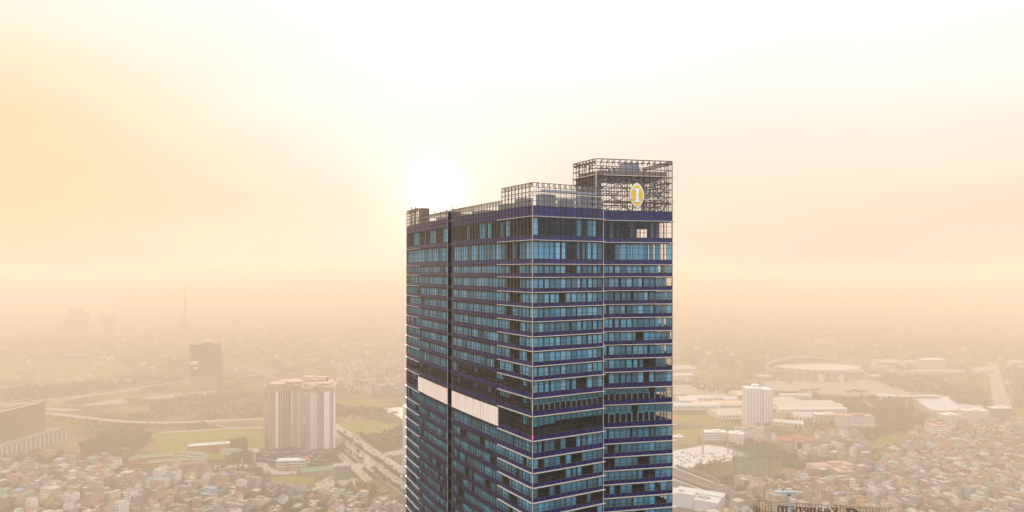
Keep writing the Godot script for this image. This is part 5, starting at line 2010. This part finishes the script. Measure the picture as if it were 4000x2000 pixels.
	var rows := [[[1322, 1700], [1640, 1925], 72, 0.0, "street tree in the planted strip between the avenue's carriageways"], [[1268, 1700], [1420, 1815], 16, -4.0, "street tree on the apartment side of the avenue"], [[1455, 1842], [1640, 1985], 36, -3.0, "street tree on the grove side of the avenue's lower stretch"], [[1395, 1700], [1500, 1768], 16, 3.0, "street tree along the meadow side of the avenue"]]
	for r in rows:
		var a := spot(r[0][0], r[0][1])
		var b := spot(r[1][0], r[1][1])
		for i in r[2]:
			var f: float = (i + rng.randf() * 0.5) / r[2]
			if r[3] == 0.0 and f > 0.36 and f < 0.50:
				continue
			_tree(tree, a.lerp(b, f) + Vector3(rng.randf_range(-2, 2), 0, rng.randf_range(-2, 2)), rng.randf_range(0.9, 1.4), r[4], "avenue trees", Vector3(1, 1, 1))
	for q in [[3128, 3205, 1532, 9, "flat-crowned tree of the middle plaza clump below the stadium"], [3308, 3390, 1537, 10, "flat-crowned tree of the plaza clump nearer the curved hall"]]:
		for i in q[3]:
			_tree(tree, spot(lerpf(q[0], q[1], (i + rng.randf() * 0.6) / q[3]), q[2] + rng.randf_range(-3, 3)), 1.3, q[4], "plaza trees", Vector3(1.15, 0.9, 1.15))
	tree.free()


func _tree(proto: Node3D, at: Vector3, k: float, label: String, group: String, stretch: Vector3) -> void:
	var o: Node3D = proto.duplicate()
	o.name = numbered("street_tree")
	add_child(o, true)
	o.position = at
	o.basis = Basis(Vector3.UP, rng.randf() * TAU).scaled(stretch * k)
	tag(o, label, "tree", group + " " + label.get_slice(" ", 4))


func wood(xf: Array, crown: Mesh, leaf: Material, label: String) -> void:
	if xf.is_empty():
		return
	var mm := MultiMesh.new()
	mm.transform_format = MultiMesh.TRANSFORM_3D
	mm.use_colors = true
	mm.mesh = crown
	mm.instance_count = xf.size()
	for i in xf.size():
		mm.set_instance_transform(i, xf[i])
		var v := rng.randf_range(0.65, 1.35)
		mm.set_instance_color(i, Color(v * rng.randf_range(0.95, 1.35), v, v * 0.9))
	var o := MultiMeshInstance3D.new()
	o.name = numbered("woodland")
	o.multimesh = mm
	o.material_override = leaf
	o.set_meta("kind", "stuff")
	add_child(o, true)
	tag(o, label, "trees")


# ---- cars ----
func traffic() -> void:
	var paints := [["white", mat("car_white", 0.75, 0.74, 0.72, 0.25, 0.0)], ["black", mat("car_black", 0.02, 0.02, 0.022, 0.2)], ["silver", mat("car_silver", 0.5, 0.5, 0.5, 0.25, 0.6)], ["red", mat("car_red", 0.42, 0.04, 0.03, 0.25)], ["blue", mat("car_blue", 0.06, 0.12, 0.30, 0.25)]]
	var glass := mat("car_glass", 0.02, 0.025, 0.03, 0.08)
	var tyre := mat("tyre", 0.02, 0.02, 0.02, 0.9)
	var body := Shape.new()
	body.box(Vector3(0, 0.62, 0), Vector3(1.78, 0.62, 4.4))
	body.box(Vector3(0, 1.36, -0.25), Vector3(1.45, 0.1, 1.9))
	body.gable(Vector3(0, 0.93, 2.0), 1.7, 0.6, 0.05)
	var cabin := Shape.new()
	cabin.prism(PackedVector2Array([Vector2(-0.8, -1.7), Vector2(0.8, -1.7), Vector2(0.8, 1.3), Vector2(-0.8, 1.3)]), 0.93, 1.31)
	var wheels := Shape.new()
	for x in [-0.8, 0.8]:
		for z in [-1.35, 1.35]:
			wheels.tube(Vector3(x - 0.12, 0.33, z), Vector3(x + 0.12, 0.33, z), 0.33, 0.33, 8)
	var bus := Shape.new()
	bus.box(Vector3(0, 1.75, 0), Vector3(2.5, 2.7, 11))
	var bus_glass := Shape.new()
	bus_glass.box(Vector3(0, 2.2, 0), Vector3(2.54, 0.9, 10.4))
	var meshes := [body.mesh(), cabin.mesh(), wheels.mesh(), bus.mesh(), bus_glass.mesh()]
	var runs := [[[1318, 1715], [1440, 1808], 12.0, 34, "carriageway beside the apartment block"], [[1440, 1808], [1600, 1925], 12.0, 16, "avenue's lower stretch toward the glass tower"], [[1350, 1690], [1490, 1785], 6.0, 16, "meadow side carriageway"], [[1490, 1785], [1600, 1860], 6.0, 10, "far carriageway below the crossing"], [[1450, 1800], [1545, 1770], 8.0, 14, "crossing road by the grove"]]
	for r in runs:
		var a := spot(r[0][0], r[0][1])
		var b := spot(r[1][0], r[1][1])
		var dir := (b - a).normalized()
		var side := dir.cross(Vector3.UP)
		for i in r[3]:
			var p: Vector3 = a.lerp(b, (i + rng.randf() * 0.6) / r[3]) + side * r[2] * [-0.85, -0.4, 0.4, 0.85][rng.randi() % 4]
			var k := [0, 0, 0, 1, 1, 2, 2, 3, 4][rng.randi() % 9] as int
			var big := rng.randf() < 0.08
			var label: String = "%s %s on the %s" % [paints[k][0], "bus" if big else "car", r[4]]
			var t := thing("bus" if big else "car", label, "bus" if big else "car", p + Vector3(0, 0.42, 0), label + " group")
			t.rotation.y = atan2(dir.x, dir.z) + (PI if rng.randf() < 0.5 else 0.0)
			share("body", meshes[3] if big else meshes[0], paints[k][1], t)
			share("window", meshes[4] if big else meshes[1], glass, t)
			var wn := share("wheel", meshes[2], tyre, t, Vector3(0, 0, -2.0) if big else Vector3.ZERO)
			wn.set_meta("kind", "stuff")
